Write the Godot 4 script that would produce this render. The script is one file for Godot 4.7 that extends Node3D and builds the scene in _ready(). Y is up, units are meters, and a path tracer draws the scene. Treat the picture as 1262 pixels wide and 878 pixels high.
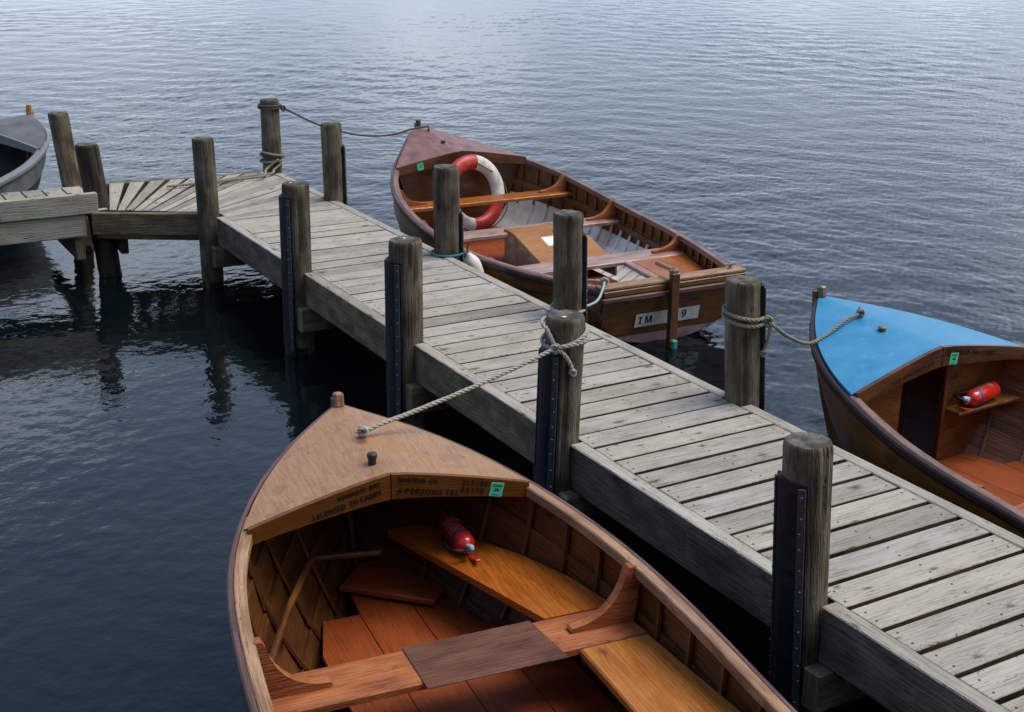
extends Node3D

# ---------------------------------------------------------------- frame of the place
const YAW := 0.526042          # direction of the jetty
const N0 := 2.825276           # jetty's outer edge, offset across it
const DECK := 0.53             # deck level above the lake
const CAMY := 2.73
const FOCAL := 1620.22         # in pixels of the 1262-wide photograph
const PITCH := 0.3334095
const ROLL := 0.011553
var DD := Vector3(sin(YAW), 0, cos(YAW))
var NN := Vector3(cos(YAW), 0, -sin(YAW))
var rng := RandomNumberGenerator.new()
var M := {}
var used := {}

func W(s: float, n: float, y: float) -> Vector3:      # s along the jetty (away), n across it, y up
	return -DD * s + NN * (n + N0) + Vector3(0, y, 0)

func G(px: float, py: float, y: float) -> Vector3:    # pixel direction met with the level y
	var d := Vector3((px - 631.0) / FOCAL, -(py - 439.0) / FOCAL, -1.0)
	d = Basis(Vector3(1, 0, 0), -PITCH) * (Basis(Vector3(0, 0, 1), ROLL) * d)
	return Vector3(0, CAMY, 0) + d * ((y - CAMY) / d.y)

# ---------------------------------------------------------------- mesh builder
class MB:
	var v := PackedVector3Array()
	var n := PackedVector3Array()
	var t := PackedVector2Array()
	func tri(a: Vector3, b: Vector3, c: Vector3, na: Vector3, nb: Vector3, nc: Vector3, ua: Vector2, ub: Vector2, uc: Vector2) -> void:
		v.append(a); v.append(c); v.append(b)
		n.append(na); n.append(nc); n.append(nb)
		t.append(ua); t.append(uc); t.append(ub)
	func quad(a: Vector3, b: Vector3, c: Vector3, d: Vector3, ua := Vector2.ZERO, ub := Vector2(1, 0), uc := Vector2(1, 1), ud := Vector2(0, 1)) -> void:
		var nn := (b - a).cross(c - a) + (c - a).cross(d - a)
		if nn.length_squared() < 1e-16:
			return
		nn = nn.normalized()
		if (b - a).cross(c - a).length_squared() > 1e-16:
			tri(a, b, c, nn, nn, nn, ua, ub, uc)
		if (c - a).cross(d - a).length_squared() > 1e-16:
			tri(a, c, d, nn, nn, nn, ua, uc, ud)
	func grid(p: Array, uv: Array, flip := false) -> void:      # rows of points, smooth
		var R := p.size()
		var C: int = p[0].size()
		var nr := []
		for i in R:
			var row := PackedVector3Array()
			for j in C:
				var du: Vector3 = p[mini(i + 1, R - 1)][j] - p[maxi(i - 1, 0)][j]
				var dv: Vector3 = p[i][mini(j + 1, C - 1)] - p[i][maxi(j - 1, 0)]
				if du.length_squared() < 1e-14:
					du = p[mini(i + 1, R - 1)][(j + 1) % C] - p[maxi(i - 1, 0)][(j + 1) % C]
				if dv.length_squared() < 1e-14:
					dv = p[(i + 1) % R][mini(j + 1, C - 1)] - p[(i + 1) % R][maxi(j - 1, 0)]
				var q := du.cross(dv)
				if flip:
					q = -q
				row.append(q.normalized() if q.length_squared() > 1e-20 else Vector3.UP)
			nr.append(row)
		for i in R - 1:
			for j in C - 1:
				var a: Vector3 = p[i][j]; var b: Vector3 = p[i + 1][j]; var c: Vector3 = p[i + 1][j + 1]; var d: Vector3 = p[i][j + 1]
				if flip:
					if (d - a).cross(c - a).length_squared() > 1e-16: tri(a, d, c, nr[i][j], nr[i][j + 1], nr[i + 1][j + 1], uv[i][j], uv[i][j + 1], uv[i + 1][j + 1])
					if (c - a).cross(b - a).length_squared() > 1e-16: tri(a, c, b, nr[i][j], nr[i + 1][j + 1], nr[i + 1][j], uv[i][j], uv[i + 1][j + 1], uv[i + 1][j])
				else:
					if (b - a).cross(c - a).length_squared() > 1e-16: tri(a, b, c, nr[i][j], nr[i + 1][j], nr[i + 1][j + 1], uv[i][j], uv[i + 1][j], uv[i + 1][j + 1])
					if (c - a).cross(d - a).length_squared() > 1e-16: tri(a, c, d, nr[i][j], nr[i + 1][j + 1], nr[i][j + 1], uv[i][j], uv[i + 1][j + 1], uv[i][j + 1])
	# board: a convex outline (counter-clockwise seen from above, as x,z -> east, south turned) extruded from y0 to y1, chamfered top
	func prism(poly: PackedVector2Array, y0: float, y1: float, bev: float, grain: Vector2, uo: Vector2, sides: MB = null) -> void:
		if sides == null: sides = self
		var area := 0.0
		var k := poly.size()
		for i in k:
			area += poly[i].x * poly[(i + 1) % k].y - poly[(i + 1) % k].x * poly[i].y
		var pl := poly.duplicate()
		if area > 0.0:
			pl.reverse()
		var c := Vector2.ZERO
		for p in pl: c += p
		c /= k
		var ins := PackedVector2Array()
		for i in k:
			var e0: Vector2 = (pl[i] - pl[(i + k - 1) % k]).normalized()
			var e1: Vector2 = (pl[(i + 1) % k] - pl[i]).normalized()
			var m := (Vector2(e0.y, -e0.x) + Vector2(e1.y, -e1.x))
			if m.length() < 1e-5: m = Vector2(e1.y, -e1.x)
			m = m.normalized()
			if m.dot(c - pl[i]) < 0.0: m = -m
			ins.append(pl[i] + m * bev * 1.3)
		var g := grain.normalized()
		var h := Vector2(-g.y, g.x)
		var f := func(p: Vector2, dy: float) -> Vector2: return Vector2(p.dot(g), p.dot(h) + dy) + uo
		for i in range(1, k - 1):     # top and bottom
			tri(v3(ins[0], y1), v3(ins[i], y1), v3(ins[i + 1], y1), Vector3.UP, Vector3.UP, Vector3.UP, f.call(ins[0], 0.0), f.call(ins[i], 0.0), f.call(ins[i + 1], 0.0))
			tri(v3(pl[0], y0), v3(pl[i + 1], y0), v3(pl[i], y0), Vector3.DOWN, Vector3.DOWN, Vector3.DOWN, f.call(pl[0], 0.2), f.call(pl[i + 1], 0.2), f.call(pl[i], 0.2))
		for i in k:
			var j := (i + 1) % k
			var dy := y1 - bev
			sides.quad(v3(pl[i], y0), v3(pl[j], y0), v3(pl[j], dy), v3(pl[i], dy), f.call(pl[i], dy - y0), f.call(pl[j], dy - y0), f.call(pl[j], 0.0), f.call(pl[i], 0.0))
			quad(v3(pl[i], dy), v3(pl[j], dy), v3(ins[j], y1), v3(ins[i], y1), f.call(pl[i], 0.0), f.call(pl[j], 0.0), f.call(ins[j], 0.0), f.call(ins[i], 0.0))
	func v3(p: Vector2, y: float) -> Vector3:
		return Vector3(p.x, y, p.y)
	# chamfered box, grain along local x
	func box(xf: Transform3D, size: Vector3, bev := 0.004, uo := Vector2.ZERO) -> void:
		var h := size * 0.5
		bev = minf(bev, minf(h.x, minf(h.y, h.z)) * 0.7)
		var ax := [Vector3(1, 0, 0), Vector3(0, 1, 0), Vector3(0, 0, 1)]
		for a in 3:
			var b := (a + 1) % 3
			var c := (a + 2) % 3
			for s: float in [-1.0, 1.0]:
				var o: Vector3 = ax[a] * h[a] * s
				var e1: Vector3 = ax[b] * (h[b] - bev)
				var e2: Vector3 = ax[c] * (h[c] - bev)
				var pts := [o - e1 - e2, o + e1 - e2, o + e1 + e2, o - e1 + e2]
				if s < 0: pts.reverse()
				face(xf, pts, uo)
			for s1: float in [-1.0, 1.0]:           # edges along axis a
				for s2: float in [-1.0, 1.0]:
					var l: Vector3 = ax[a] * (h[a] - bev)
					var p1: Vector3 = ax[b] * h[b] * s1 + ax[c] * (h[c] - bev) * s2
					var p2: Vector3 = ax[b] * (h[b] - bev) * s1 + ax[c] * h[c] * s2
					var pts := [p1 - l, p1 + l, p2 + l, p2 - l]
					if s1 * s2 > 0: pts.reverse()
					face(xf, pts, uo)
		for sx: float in [-1.0, 1.0]:
			for sy: float in [-1.0, 1.0]:
				for sz: float in [-1.0, 1.0]:
					var s := Vector3(sx, sy, sz)
					var q := s * h
					var pts := [q - Vector3(0, sy, sz) * bev, q - Vector3(sx, 0, sz) * bev, q - Vector3(sx, sy, 0) * bev]
					if sx * sy * sz < 0: pts.reverse()
					pts.append(pts[2])
					face(xf, pts, uo)
	func face(xf: Transform3D, p: Array, uo: Vector2) -> void:
		var nn: Vector3 = (p[1] - p[0]).cross(p[2] - p[0])
		var u := []
		for q: Vector3 in p:
			if absf(nn.x) > absf(nn.y) and absf(nn.x) > absf(nn.z): u.append(Vector2(q.y * 0.3, q.z) + uo)
			elif absf(nn.y) > absf(nn.z): u.append(Vector2(q.x, q.z) + uo)
			else: u.append(Vector2(q.x, q.y + 0.21) + uo)
		quad(xf * p[0], xf * p[1], xf * p[2], xf * p[3], u[0], u[1], u[2], u[3])
	# section swept along points with given right/up vectors
	func sweep(path: Array, rt: Array, up: Array, prof: PackedVector2Array, uo := Vector2.ZERO, caps := true) -> void:
		var k := prof.size()
		var run := 0.0
		var per := PackedFloat32Array([0.0])
		for j in k: per.append(per[j] + prof[j].distance_to(prof[(j + 1) % k]))
		for i in path.size() - 1:
			var seg: float = (path[i + 1] - path[i]).length()
			for j in k:
				var j2 := (j + 1) % k
				var a: Vector3 = path[i] + rt[i] * prof[j].x + up[i] * prof[j].y
				var b: Vector3 = path[i + 1] + rt[i + 1] * prof[j].x + up[i + 1] * prof[j].y
				var c: Vector3 = path[i + 1] + rt[i + 1] * prof[j2].x + up[i + 1] * prof[j2].y
				var d: Vector3 = path[i] + rt[i] * prof[j2].x + up[i] * prof[j2].y
				var mid: Vector2 = (prof[j] + prof[j2]) * 0.5
				var e: Vector2 = prof[j2] - prof[j]
				var o := Vector2(e.y, -e.x).normalized()
				if o.dot(mid) < 0: o = -o
				var n0: Vector3 = (rt[i] * o.x + up[i] * o.y).normalized()
				var n1: Vector3 = (rt[i + 1] * o.x + up[i + 1] * o.y).normalized()
				var u0 := Vector2(run, per[j]) + uo
				var u1 := Vector2(run + seg, per[j]) + uo
				var u2 := Vector2(run + seg, per[j + 1]) + uo
				var u3 := Vector2(run, per[j + 1]) + uo
				if (b - a).cross(c - a).dot(n0) > 0:
					tri(a, b, c, n0, n1, n1, u0, u1, u2); tri(a, c, d, n0, n1, n0, u0, u2, u3)
				else:
					tri(a, c, b, n0, n1, n1, u0, u2, u1); tri(a, d, c, n0, n0, n1, u0, u3, u2)
			run += seg
		if caps:
			for e in [0, path.size() - 1]:
				var c: Vector3 = path[e]
				var o: Vector3 = (path[0] - path[1]).normalized() if e == 0 else (path[e] - path[e - 1]).normalized()
				for j in range(1, k - 1):
					var a: Vector3 = c + rt[e] * prof[0].x + up[e] * prof[0].y
					var b: Vector3 = c + rt[e] * prof[j].x + up[e] * prof[j].y
					var d: Vector3 = c + rt[e] * prof[j + 1].x + up[e] * prof[j + 1].y
					if (b - a).cross(d - a).dot(o) > 0: tri(a, b, d, o, o, o, prof[0], prof[j], prof[j + 1])
					else: tri(a, d, b, o, o, o, prof[0], prof[j + 1], prof[j])
	func tube(path: Array, rad: Array, sides := 8, uo := Vector2.ZERO) -> void:
		var m := path.size()
		var tg := []
		for i in m: tg.append((path[mini(i + 1, m - 1)] - path[maxi(i - 1, 0)]).normalized())
		var nr: Vector3 = tg[0].cross(Vector3.UP)
		if nr.length() < 0.1: nr = tg[0].cross(Vector3.RIGHT)
		nr = nr.normalized()
		var run := 0.0
		var P := []; var U := []
		for i in m:
			nr = (nr - tg[i] * nr.dot(tg[i])).normalized()
			var bn: Vector3 = tg[i].cross(nr)
			var row := []; var ur := []
			var r: float = rad[i] if i < rad.size() else rad[rad.size() - 1]
			for j in sides + 1:
				var a := TAU * j / sides
				row.append(path[i] + (nr * cos(a) + bn * sin(a)) * r)
				ur.append(Vector2(run, r * a) + uo)
			if i < m - 1: run += (path[i + 1] - path[i]).length()
			P.append(row); U.append(ur)
		for i in m - 1:
			for j in sides:
				var c0: Vector3 = path[i]; var c1: Vector3 = path[i + 1]
				var a: Vector3 = P[i][j]; var b: Vector3 = P[i + 1][j]; var c: Vector3 = P[i + 1][j + 1]; var d: Vector3 = P[i][j + 1]
				var na := (a - c0).normalized(); var nb := (b - c1).normalized(); var nc := (c - c1).normalized(); var nd := (d - c0).normalized()
				tri(a, d, c, na, nd, nc, U[i][j], U[i][j + 1], U[i + 1][j + 1]); tri(a, c, b, na, nc, nb, U[i][j], U[i + 1][j + 1], U[i + 1][j])
		for e in [0, m - 1]:
			var o: Vector3 = -tg[0] if e == 0 else tg[m - 1]
			for j in sides:
				if e == 0: tri(path[e], P[e][j + 1], P[e][j], o, o, o, Vector2.ZERO, Vector2.ZERO, Vector2.ZERO)
				else: tri(path[e], P[e][j], P[e][j + 1], o, o, o, Vector2.ZERO, Vector2.ZERO, Vector2.ZERO)
	# turned shape round local y; prof = (radius, height) from bottom to top
	func lathe(xf: Transform3D, prof: Array, sides := 20, smooth := true, uo := Vector2.ZERO) -> void:
		for i in prof.size() - 1:
			var p: Vector2 = prof[i]; var q: Vector2 = prof[i + 1]
			var e := q - p
			var nf := Vector2(e.y, -e.x).normalized()
			var np := nf; var nq := nf
			if smooth:
				if i > 0:
					var e0: Vector2 = p - prof[i - 1]
					var n0 := Vector2(e0.y, -e0.x).normalized()
					if n0.dot(nf) > 0.5: np = (n0 + nf).normalized()
				if i < prof.size() - 2:
					var e2: Vector2 = prof[i + 2] - q
					var n2 := Vector2(e2.y, -e2.x).normalized()
					if n2.dot(nf) > 0.5: nq = (n2 + nf).normalized()
			for j in sides:
				var a0 := TAU * j / sides; var a1 := TAU * (j + 1) / sides
				var d0 := Vector3(cos(a0), 0, -sin(a0)); var d1 := Vector3(cos(a1), 0, -sin(a1))
				var A := d0 * p.x + Vector3(0, p.y, 0); var B := d1 * p.x + Vector3(0, p.y, 0)
				var C := d1 * q.x + Vector3(0, q.y, 0); var D := d0 * q.x + Vector3(0, q.y, 0)
				var b := xf.basis
				var nA := (b * (d0 * np.x + Vector3(0, np.y, 0))).normalized(); var nB := (b * (d1 * np.x + Vector3(0, np.y, 0))).normalized()
				var nC := (b * (d1 * nq.x + Vector3(0, nq.y, 0))).normalized(); var nD := (b * (d0 * nq.x + Vector3(0, nq.y, 0))).normalized()
				var uA := Vector2(p.y, a0 * 0.08) + uo; var uB := Vector2(p.y, a1 * 0.08) + uo
				var uC := Vector2(q.y, a1 * 0.08) + uo; var uD := Vector2(q.y, a0 * 0.08) + uo
				if p.x > 1e-6: tri(xf * A, xf * B, xf * C, nA, nB, nC, uA, uB, uC)
				if q.x > 1e-6: tri(xf * A, xf * C, xf * D, nA, nC, nD, uA, uC, uD)
	func hexa(f: Array, b: Array, uo := Vector2.ZERO) -> void:   # front face f (4, CCW from front), back face b
		quad(f[0], f[1], f[2], f[3], uo + uv(f[0]), uo + uv(f[1]), uo + uv(f[2]), uo + uv(f[3]))
		quad(b[1], b[0], b[3], b[2], uo + uv(b[1]), uo + uv(b[0]), uo + uv(b[3]), uo + uv(b[2]))
		for i in 4:
			var j := (i + 1) % 4
			quad(f[j], f[i], b[i], b[j], uo + uv(f[j]), uo + uv(f[i]), uo + uv(b[i]) + Vector2(0, 0.03), uo + uv(b[j]) + Vector2(0, 0.03))
	func uv(p: Vector3) -> Vector2:
		return Vector2(p.x, p.y + p.z * 0.3)
	func commit(am: ArrayMesh = null, m: Material = null) -> ArrayMesh:
		if am == null: am = ArrayMesh.new()
		var arr := []
		arr.resize(Mesh.ARRAY_MAX)
		arr[Mesh.ARRAY_VERTEX] = v; arr[Mesh.ARRAY_NORMAL] = n; arr[Mesh.ARRAY_TEX_UV] = t
		am.add_surface_from_arrays(Mesh.PRIMITIVE_TRIANGLES, arr)
		if m: am.surface_set_material(am.get_surface_count() - 1, m)
		return am

func obj(called: String, mb: MB, m: Material, parent: Node = self) -> MeshInstance3D:
	return put(called, mb.commit(), m, parent)

func put(called: String, mesh: Mesh, m: Material, parent: Node = self) -> MeshInstance3D:
	var o := MeshInstance3D.new()
	o.mesh = mesh
	if m: o.material_override = m
	o.name = numbered(called) if parent == self else called
	parent.add_child(o, true)
	return o

func numbered(called: String) -> String:
	var k: int = used.get(called, 0)
	used[called] = k + 1
	return called if k == 0 else "%s_%03d" % [called, k]

func thing(called: String, label: String, category: String, at := Vector3.ZERO, turn := 0.0, group := "") -> Node3D:
	var o := Node3D.new()
	o.name = numbered(called)
	add_child(o, true)
	o.position = at
	o.rotation.y = turn
	tag(o, label, category, group)
	return o

func tag(o: Node, label: String, category: String, group := "") -> void:
	o.set_meta("label", label); o.set_meta("category", category)
	if group != "": o.set_meta("group", group)

# ---------------------------------------------------------------- materials
func lin(r: float, g: float, b: float) -> Color:
	return Color(r, g, b).linear_to_srgb()

func wood_tex(sd: int, stops: Array, crack: float, knots: int, blotch: float, w := 768, h := 256) -> Array:
	# 2 m along the grain by 0.5 m across; stops = linear colours dark..light
	var a := FastNoiseLite.new(); a.seed = sd; a.noise_type = FastNoiseLite.TYPE_SIMPLEX; a.frequency = 1.0; a.fractal_octaves = 3
	var c := FastNoiseLite.new(); c.seed = sd + 7; c.noise_type = FastNoiseLite.TYPE_SIMPLEX; c.frequency = 1.0; c.fractal_octaves = 2
	var e := FastNoiseLite.new(); e.seed = sd + 13; e.noise_type = FastNoiseLite.TYPE_SIMPLEX; e.frequency = 1.0; e.fractal_octaves = 4
	var r := RandomNumberGenerator.new(); r.seed = sd
	var kn := []
	for i in knots: kn.append([r.randf() * 2.0, r.randf() * 0.5, r.randf_range(0.008, 0.02)])
	var img := Image.create(w, h, false, Image.FORMAT_RGB8)
	var hgt := Image.create(w, h, false, Image.FORMAT_RGB8)
	var s0: Color = stops[0]; var s1: Color = stops[1]; var s2: Color = stops[2]
	for y in h:
		for x in w:
			var px := 2.0 * x / w
			var py := 0.5 * y / h
			var dk := 0.0
			var wy := py
			for k in kn:
				var dx: float = (px - k[0]) * 0.45; var dy: float = py - k[1]
				var d2: float = (dx * dx + dy * dy) / (k[2] * k[2])
				if d2 < 16.0:
					var f := exp(-d2 * 0.5)
					wy += signf(dy) * f * k[2] * 1.2
					dk = maxf(dk, exp(-d2 * 1.6))
			var g := a.get_noise_2d(px * 2.2, wy * 85.0)          # grain bands
			var fi := c.get_noise_2d(px * 14.0, wy * 420.0)       # fibre
			var bl := e.get_noise_2d(px * 3.1, py * 6.0)          # stains, wear
			var cr := c.get_noise_2d(px * 1.3 + 40.0, wy * 60.0 + 9.0)
			var v := 0.55 + 0.27 * g + 0.12 * fi + blotch * bl
			var ck := 0.0
			if absf(cr) < 0.022 * crack and a.get_noise_2d(px * 1.1 + 90.0, wy * 22.0) > 0.22: ck = 1.0
			v = v - dk * 0.6 - ck * 0.5
			v = clampf(v, 0.0, 1.0)
			var col := s0.lerp(s1, v * 2.0) if v < 0.5 else s1.lerp(s2, v * 2.0 - 1.0)
			img.set_pixel(x, y, col.linear_to_srgb())
			var hv := clampf(0.55 + 0.22 * g + 0.25 * fi - ck * 0.5, 0.0, 1.0)
			hgt.set_pixel(x, y, Color(hv, hv, hv))
	hgt.bump_map_to_normal_map(3.0)
	return [ImageTexture.create_from_image(img), ImageTexture.create_from_image(hgt)]

func wood(tex: Array, tint := Color.WHITE, rough := 0.75, bump := 0.6, spec := 0.4) -> StandardMaterial3D:
	var m := StandardMaterial3D.new()
	m.albedo_texture = tex[0]; m.albedo_color = tint
	m.normal_enabled = true; m.normal_texture = tex[1]; m.normal_scale = bump
	m.uv1_scale = Vector3(0.5, 2.0, 1.0)
	m.roughness = rough; m.metallic_specular = spec
	return m

func tan_deck(v1: Array) -> StandardMaterial3D:
	# worn varnish over plywood: streaks fore and aft, mauve water stains, an amber run from the cleat; covers 0.75 m by 1.3 m
	var w := 640; var h := 1024
	var img := Image.create(w, h, false, Image.FORMAT_RGB8)
	var a := FastNoiseLite.new(); a.seed = 91; a.frequency = 1.0; a.fractal_octaves = 3
	var e := FastNoiseLite.new(); e.seed = 95; e.frequency = 1.0; e.fractal_octaves = 5
	for y in h:
		for x in w:
			var u := .75 * x / w
			var c := 1.3 * y / h - .65
			var st := a.get_noise_2d(u * 5.0, c * 55.0) * .5 + a.get_noise_2d(u * 16.0, c * 170.0) * .3
			var bl := e.get_noise_2d(u * 5.5 + 3.0, c * 5.5)
			var sp := e.get_noise_2d(u * 16.0 + 9.0, c * 16.0)
			var col := Color(.265, .145, .074).lerp(Color(.345, .212, .120), clampf(.5 + st * 1.0 + bl * .35, 0, 1))
			col = col.lerp(Color(.215, .108, .052), clampf(-st * .9 - .05, 0, 1))
			var mv := smoothstep(.10, .42, bl + .35 * sp + .25 * (absf(c) - .22))
			mv = maxf(mv, .9 * smoothstep(.12, .02, Vector2(u - .56, (c + .03) * .8).length() + .03 * sp))
			col = col.lerp(Color(.17, .085, .06), mv * .36)
			var k := smoothstep(.42, .62, sp + .25 * bl)
			col = col.lerp(Color(.15, .068, .035), k * .4)
			# amber run: a thin band of fresher varnish from the cleat towards the far end of the coaming
			var t := clampf((u - .33) / .30, 0.0, 1.0)
			var dc := absf(c - lerpf(.01, .27, t) - .02 * a.get_noise_2d(u * 12.0, 4.0))
			if u > .33: col = col.lerp(Color(.36, .155, .03), smoothstep(.028, .006, dc + .012 * sp) * .75)
			col = col.lerp(Color(.17, .05, .012), smoothstep(.03, .012, Vector2((u - .362) * .8, c + .012).length() + .008 * sp) * .8)
			img.set_pixel(x, y, col.linear_to_srgb())
	var m := wood(v1, Color.WHITE, .45, .2, .5)
	m.albedo_texture = ImageTexture.create_from_image(img)
	m.uv1_scale = Vector3(1.0 / .75, 1.0 / 1.3, 1.0)
	m.uv1_offset = Vector3(0, .65 / 1.3, 0)
	return m

func blue_paint() -> StandardMaterial3D:
	# brushed deck paint with rub marks, specks and dull patches; covers 1 m by 1.4 m
	var n := 768
	var img := Image.create(n, n, false, Image.FORMAT_RGB8)
	var rg := Image.create(n, n, false, Image.FORMAT_RGB8)
	var a := FastNoiseLite.new(); a.seed = 33; a.frequency = 1.0; a.fractal_octaves = 4
	var c := FastNoiseLite.new(); c.seed = 34; c.frequency = 1.0; c.fractal_octaves = 2
	for y in n:
		for x in n:
			var u := 1.0 * x / n; var v := 1.4 * y / n - .7
			var br := c.get_noise_2d(u * 9.0, v * 160.0)
			var pt := a.get_noise_2d(u * 4.0, v * 4.0)
			var sp := c.get_noise_2d(u * 70.0 + 5.0, v * 70.0)
			var sc := a.get_noise_2d(u * 9.0 + 40.0, v * 9.0)
			var col := Color(.021, .198, .40).lerp(Color(.028, .226, .44), clampf(.5 + pt + .35 * br, 0, 1))
			var rub := smoothstep(.18, .45, sc) * smoothstep(.12, .5, sp)
			col = col.lerp(Color(.13, .34, .53), rub * .7)
			col = col.lerp(Color(.03, .12, .2), smoothstep(.55, .75, -sp - .2 * sc) * .6)
			img.set_pixel(x, y, col.linear_to_srgb())
			var r := clampf(.40 + .16 * pt + .1 * br + .25 * rub, .2, .9)
			rg.set_pixel(x, y, Color(r, r, r))
	var m := StandardMaterial3D.new()
	m.albedo_texture = ImageTexture.create_from_image(img)
	m.roughness = 1.0; m.roughness_texture = ImageTexture.create_from_image(rg)
	m.metallic_specular = .5
	m.uv1_scale = Vector3(1.0, 1.0 / 1.4, 1.0); m.uv1_offset = Vector3(0, .5, 0)
	return m

func plain(c: Color, rough := 0.6, spec := 0.5, metal := 0.0) -> StandardMaterial3D:
	var m := StandardMaterial3D.new()
	m.albedo_color = c; m.roughness = rough; m.metallic_specular = spec; m.metallic = metal
	return m

func blotchy(sd: int, stops: Array, freq: float, rough := 0.6, spec := 0.5, scale := 1.0, px := 256) -> StandardMaterial3D:
	# paint, rubber, rope and the like: uneven tone, mapped in metres
	var a := FastNoiseLite.new(); a.seed = sd; a.frequency = freq; a.fractal_octaves = 5
	var t := NoiseTexture2D.new(); t.width = px; t.height = px; t.seamless = true; t.noise = a; t.normalize = true
	var g := Gradient.new()
	g.offsets = PackedFloat32Array([0.1, 0.5, 0.9])
	g.colors = PackedColorArray([stops[0].linear_to_srgb(), stops[1].linear_to_srgb(), stops[2].linear_to_srgb()])
	t.color_ramp = g
	var m := StandardMaterial3D.new()
	m.albedo_texture = t; m.roughness = rough; m.metallic_specular = spec
	m.uv1_triplanar = true; m.uv1_scale = Vector3.ONE * scale
	return m

func C3(r: float, g: float, b: float) -> Color: return Color(r, g, b)

func make_materials() -> void:
	# weathered jetty boards (silver grey), darker side timber, posts
	var t1 := wood_tex(11, [C3(.10, .095, .085), C3(.355, .357, .35), C3(.49, .49, .475)], 1.2, 16, .17)
	var t2 := wood_tex(23, [C3(.095, .09, .08), C3(.32, .322, .315), C3(.46, .46, .45)], 1.5, 12, .20)
	M.planks = []
	for c in [Color(.965, .95, .92), Color(.91, .895, .86), Color(.97, .945, .905), Color(.94, .915, .87), Color(.84, .82, .785), Color(.97, .96, .94)]:
		M.planks.append(wood(t1, c, .85)); M.planks.append(wood(t2, c, .85))
	var t3 := wood_tex(37, [C3(.035, .028, .018), C3(.115, .098, .070), C3(.23, .205, .16)], 1.2, 6, .35)
	M.beam = [wood(t3, Color(1, 1, 1), .85), wood(t3, Color(.9, .9, .88), .85), wood(t3, Color(1, .97, .9), .85)]
	M.plank_edge = wood(t3, Color(.78, .66, .56), .9)
	M.beam_pale = wood(t1, Color(.93, .91, .85), .85)
	M.bearer = wood(t3, Color(1, .98, .94), .85)
	var t4 := wood_tex(41, [C3(.028, .023, .016), C3(.10, .084, .058), C3(.205, .18, .14)], 1.8, 7, .5)
	var t5 := wood_tex(47, [C3(.030, .025, .017), C3(.105, .090, .064), C3(.20, .18, .142)], 1.4, 9, .5)
	M.post = [wood(t4, Color(1, .97, .95), .85, 1.0), wood(t5, Color(.92, .90, .88), .85, 1.0), wood(t5, Color(1, .98, .95), .85, 1.0)]
	M.post_dark = wood(t4, Color(.62, .6, .6), .85, 1.0)
	M.post_top = blotchy(5, [C3(.035, .034, .03), C3(.08, .078, .07), C3(.16, .158, .15)], .012, .9, .3, 4.0)
	M.weed = blotchy(28, [C3(.010, .011, .006), C3(.025, .024, .014), C3(.045, .045, .028)], .03, .35, .5, 4.0)
	M.rubber = blotchy(6, [C3(.006, .007, .009), C3(.012, .014, .018), C3(.022, .025, .03)], .03, .5, .35, 3.0)
	M.bar = blotchy(7, [C3(.022, .028, .036), C3(.045, .055, .066), C3(.085, .095, .105)], .05, .5, .4, 5.0)
	M.bolt = plain(lin(.22, .24, .26), .45, .5, .6)
	M.nail = plain(lin(.03, .028, .026), .8)
	# boats
	var v1 := wood_tex(53, [C3(.12, .055, .042), C3(.285, .155, .09), C3(.40, .25, .155)], .3, 2, .5)
	M.deck_tan = tan_deck(v1)
	var v2 := wood_tex(59, [C3(.032, .010, .002), C3(.125, .043, .007), C3(.24, .095, .016)], .5, 3, .3)
	M.varnish = wood(v2, Color(1, 1, 1), .35, .3, .5)
	var v5 := wood_tex(83, [C3(.026, .009, .003), C3(.086, .031, .009), C3(.165, .066, .019)], .4, 2, .32)
	M.mahogany = wood(v5, Color(1, 1, 1), .33, .3, .5)
	var v3 := wood_tex(61, [C3(.12, .036, .005), C3(.33, .128, .022), C3(.47, .245, .066)], .3, 4, .16)
	M.pine = wood(v3, Color(1, .93, .86), .4, .3, .5)
	M.bench = wood(v3, Color(.95, .80, .62), .3, .3, .5)
	M.lid = wood(v3, Color(.95, .95, .98), .4, .3, .5)
	M.coaming = wood(v3, Color(.66, .60, .36), .5, .3, .45)
	var v4 := wood_tex(67, [C3(.11, .064, .048), C3(.285, .205, .165), C3(.44, .355, .30)], 1.0, 0, .35)
	M.gunwale = wood(v4, Color(.97, .88, .77), .6, .5, .4)
	M.gunwale_mauve = wood(v4, Color(.80, .73, .75), .45, .4, .5)
	M.rub = wood(v4, Color(.62, .52, .56), .55, .4, .45)
	M.rub_dark = wood(v4, Color(.30, .26, .27), .6, .4, .4)
	M.thwart_worn = wood(v4, Color(.98, .68, .46), .55, .5, .4)
	M.mauve_panel = blotchy(9, [C3(.09, .052, .040), C3(.145, .088, .07), C3(.21, .14, .115)], .012, .6, .4, 2.0)
	var v6 := wood_tex(79, [C3(.10, .020, .005), C3(.225, .044, .008), C3(.27, .062, .013)], .8, 3, .24)
	M.seat_brown = wood(v4, Color(.62, .47, .42), .6, .5, .4)
	M.terracotta = wood(v6, Color(1, 1, 1), .5, .35, .45)
	M.white_in = blotchy(12, [C3(.55, .53, .50), C3(.76, .75, .73), C3(.84, .83, .81)], .012, .55, .45, 1.4)
	M.pink_bottom = blotchy(13, [C3(.28, .16, .17), C3(.42, .27, .28), C3(.5, .34, .34)], .012, .6, .4, 1.5)
	M.blue = blue_paint()
	M.deck_mauve = wood(v4, Color(.82, .66, .655), .38, .2, .5)
	M.thwart_sky_sheen = wood(v4, Color(1.0, .94, .98), .4, .3, .5)  # lavender sheen of reflected sky is painted into this tint
	M.black_trim = plain(lin(.012, .011, .012), .5)
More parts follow.
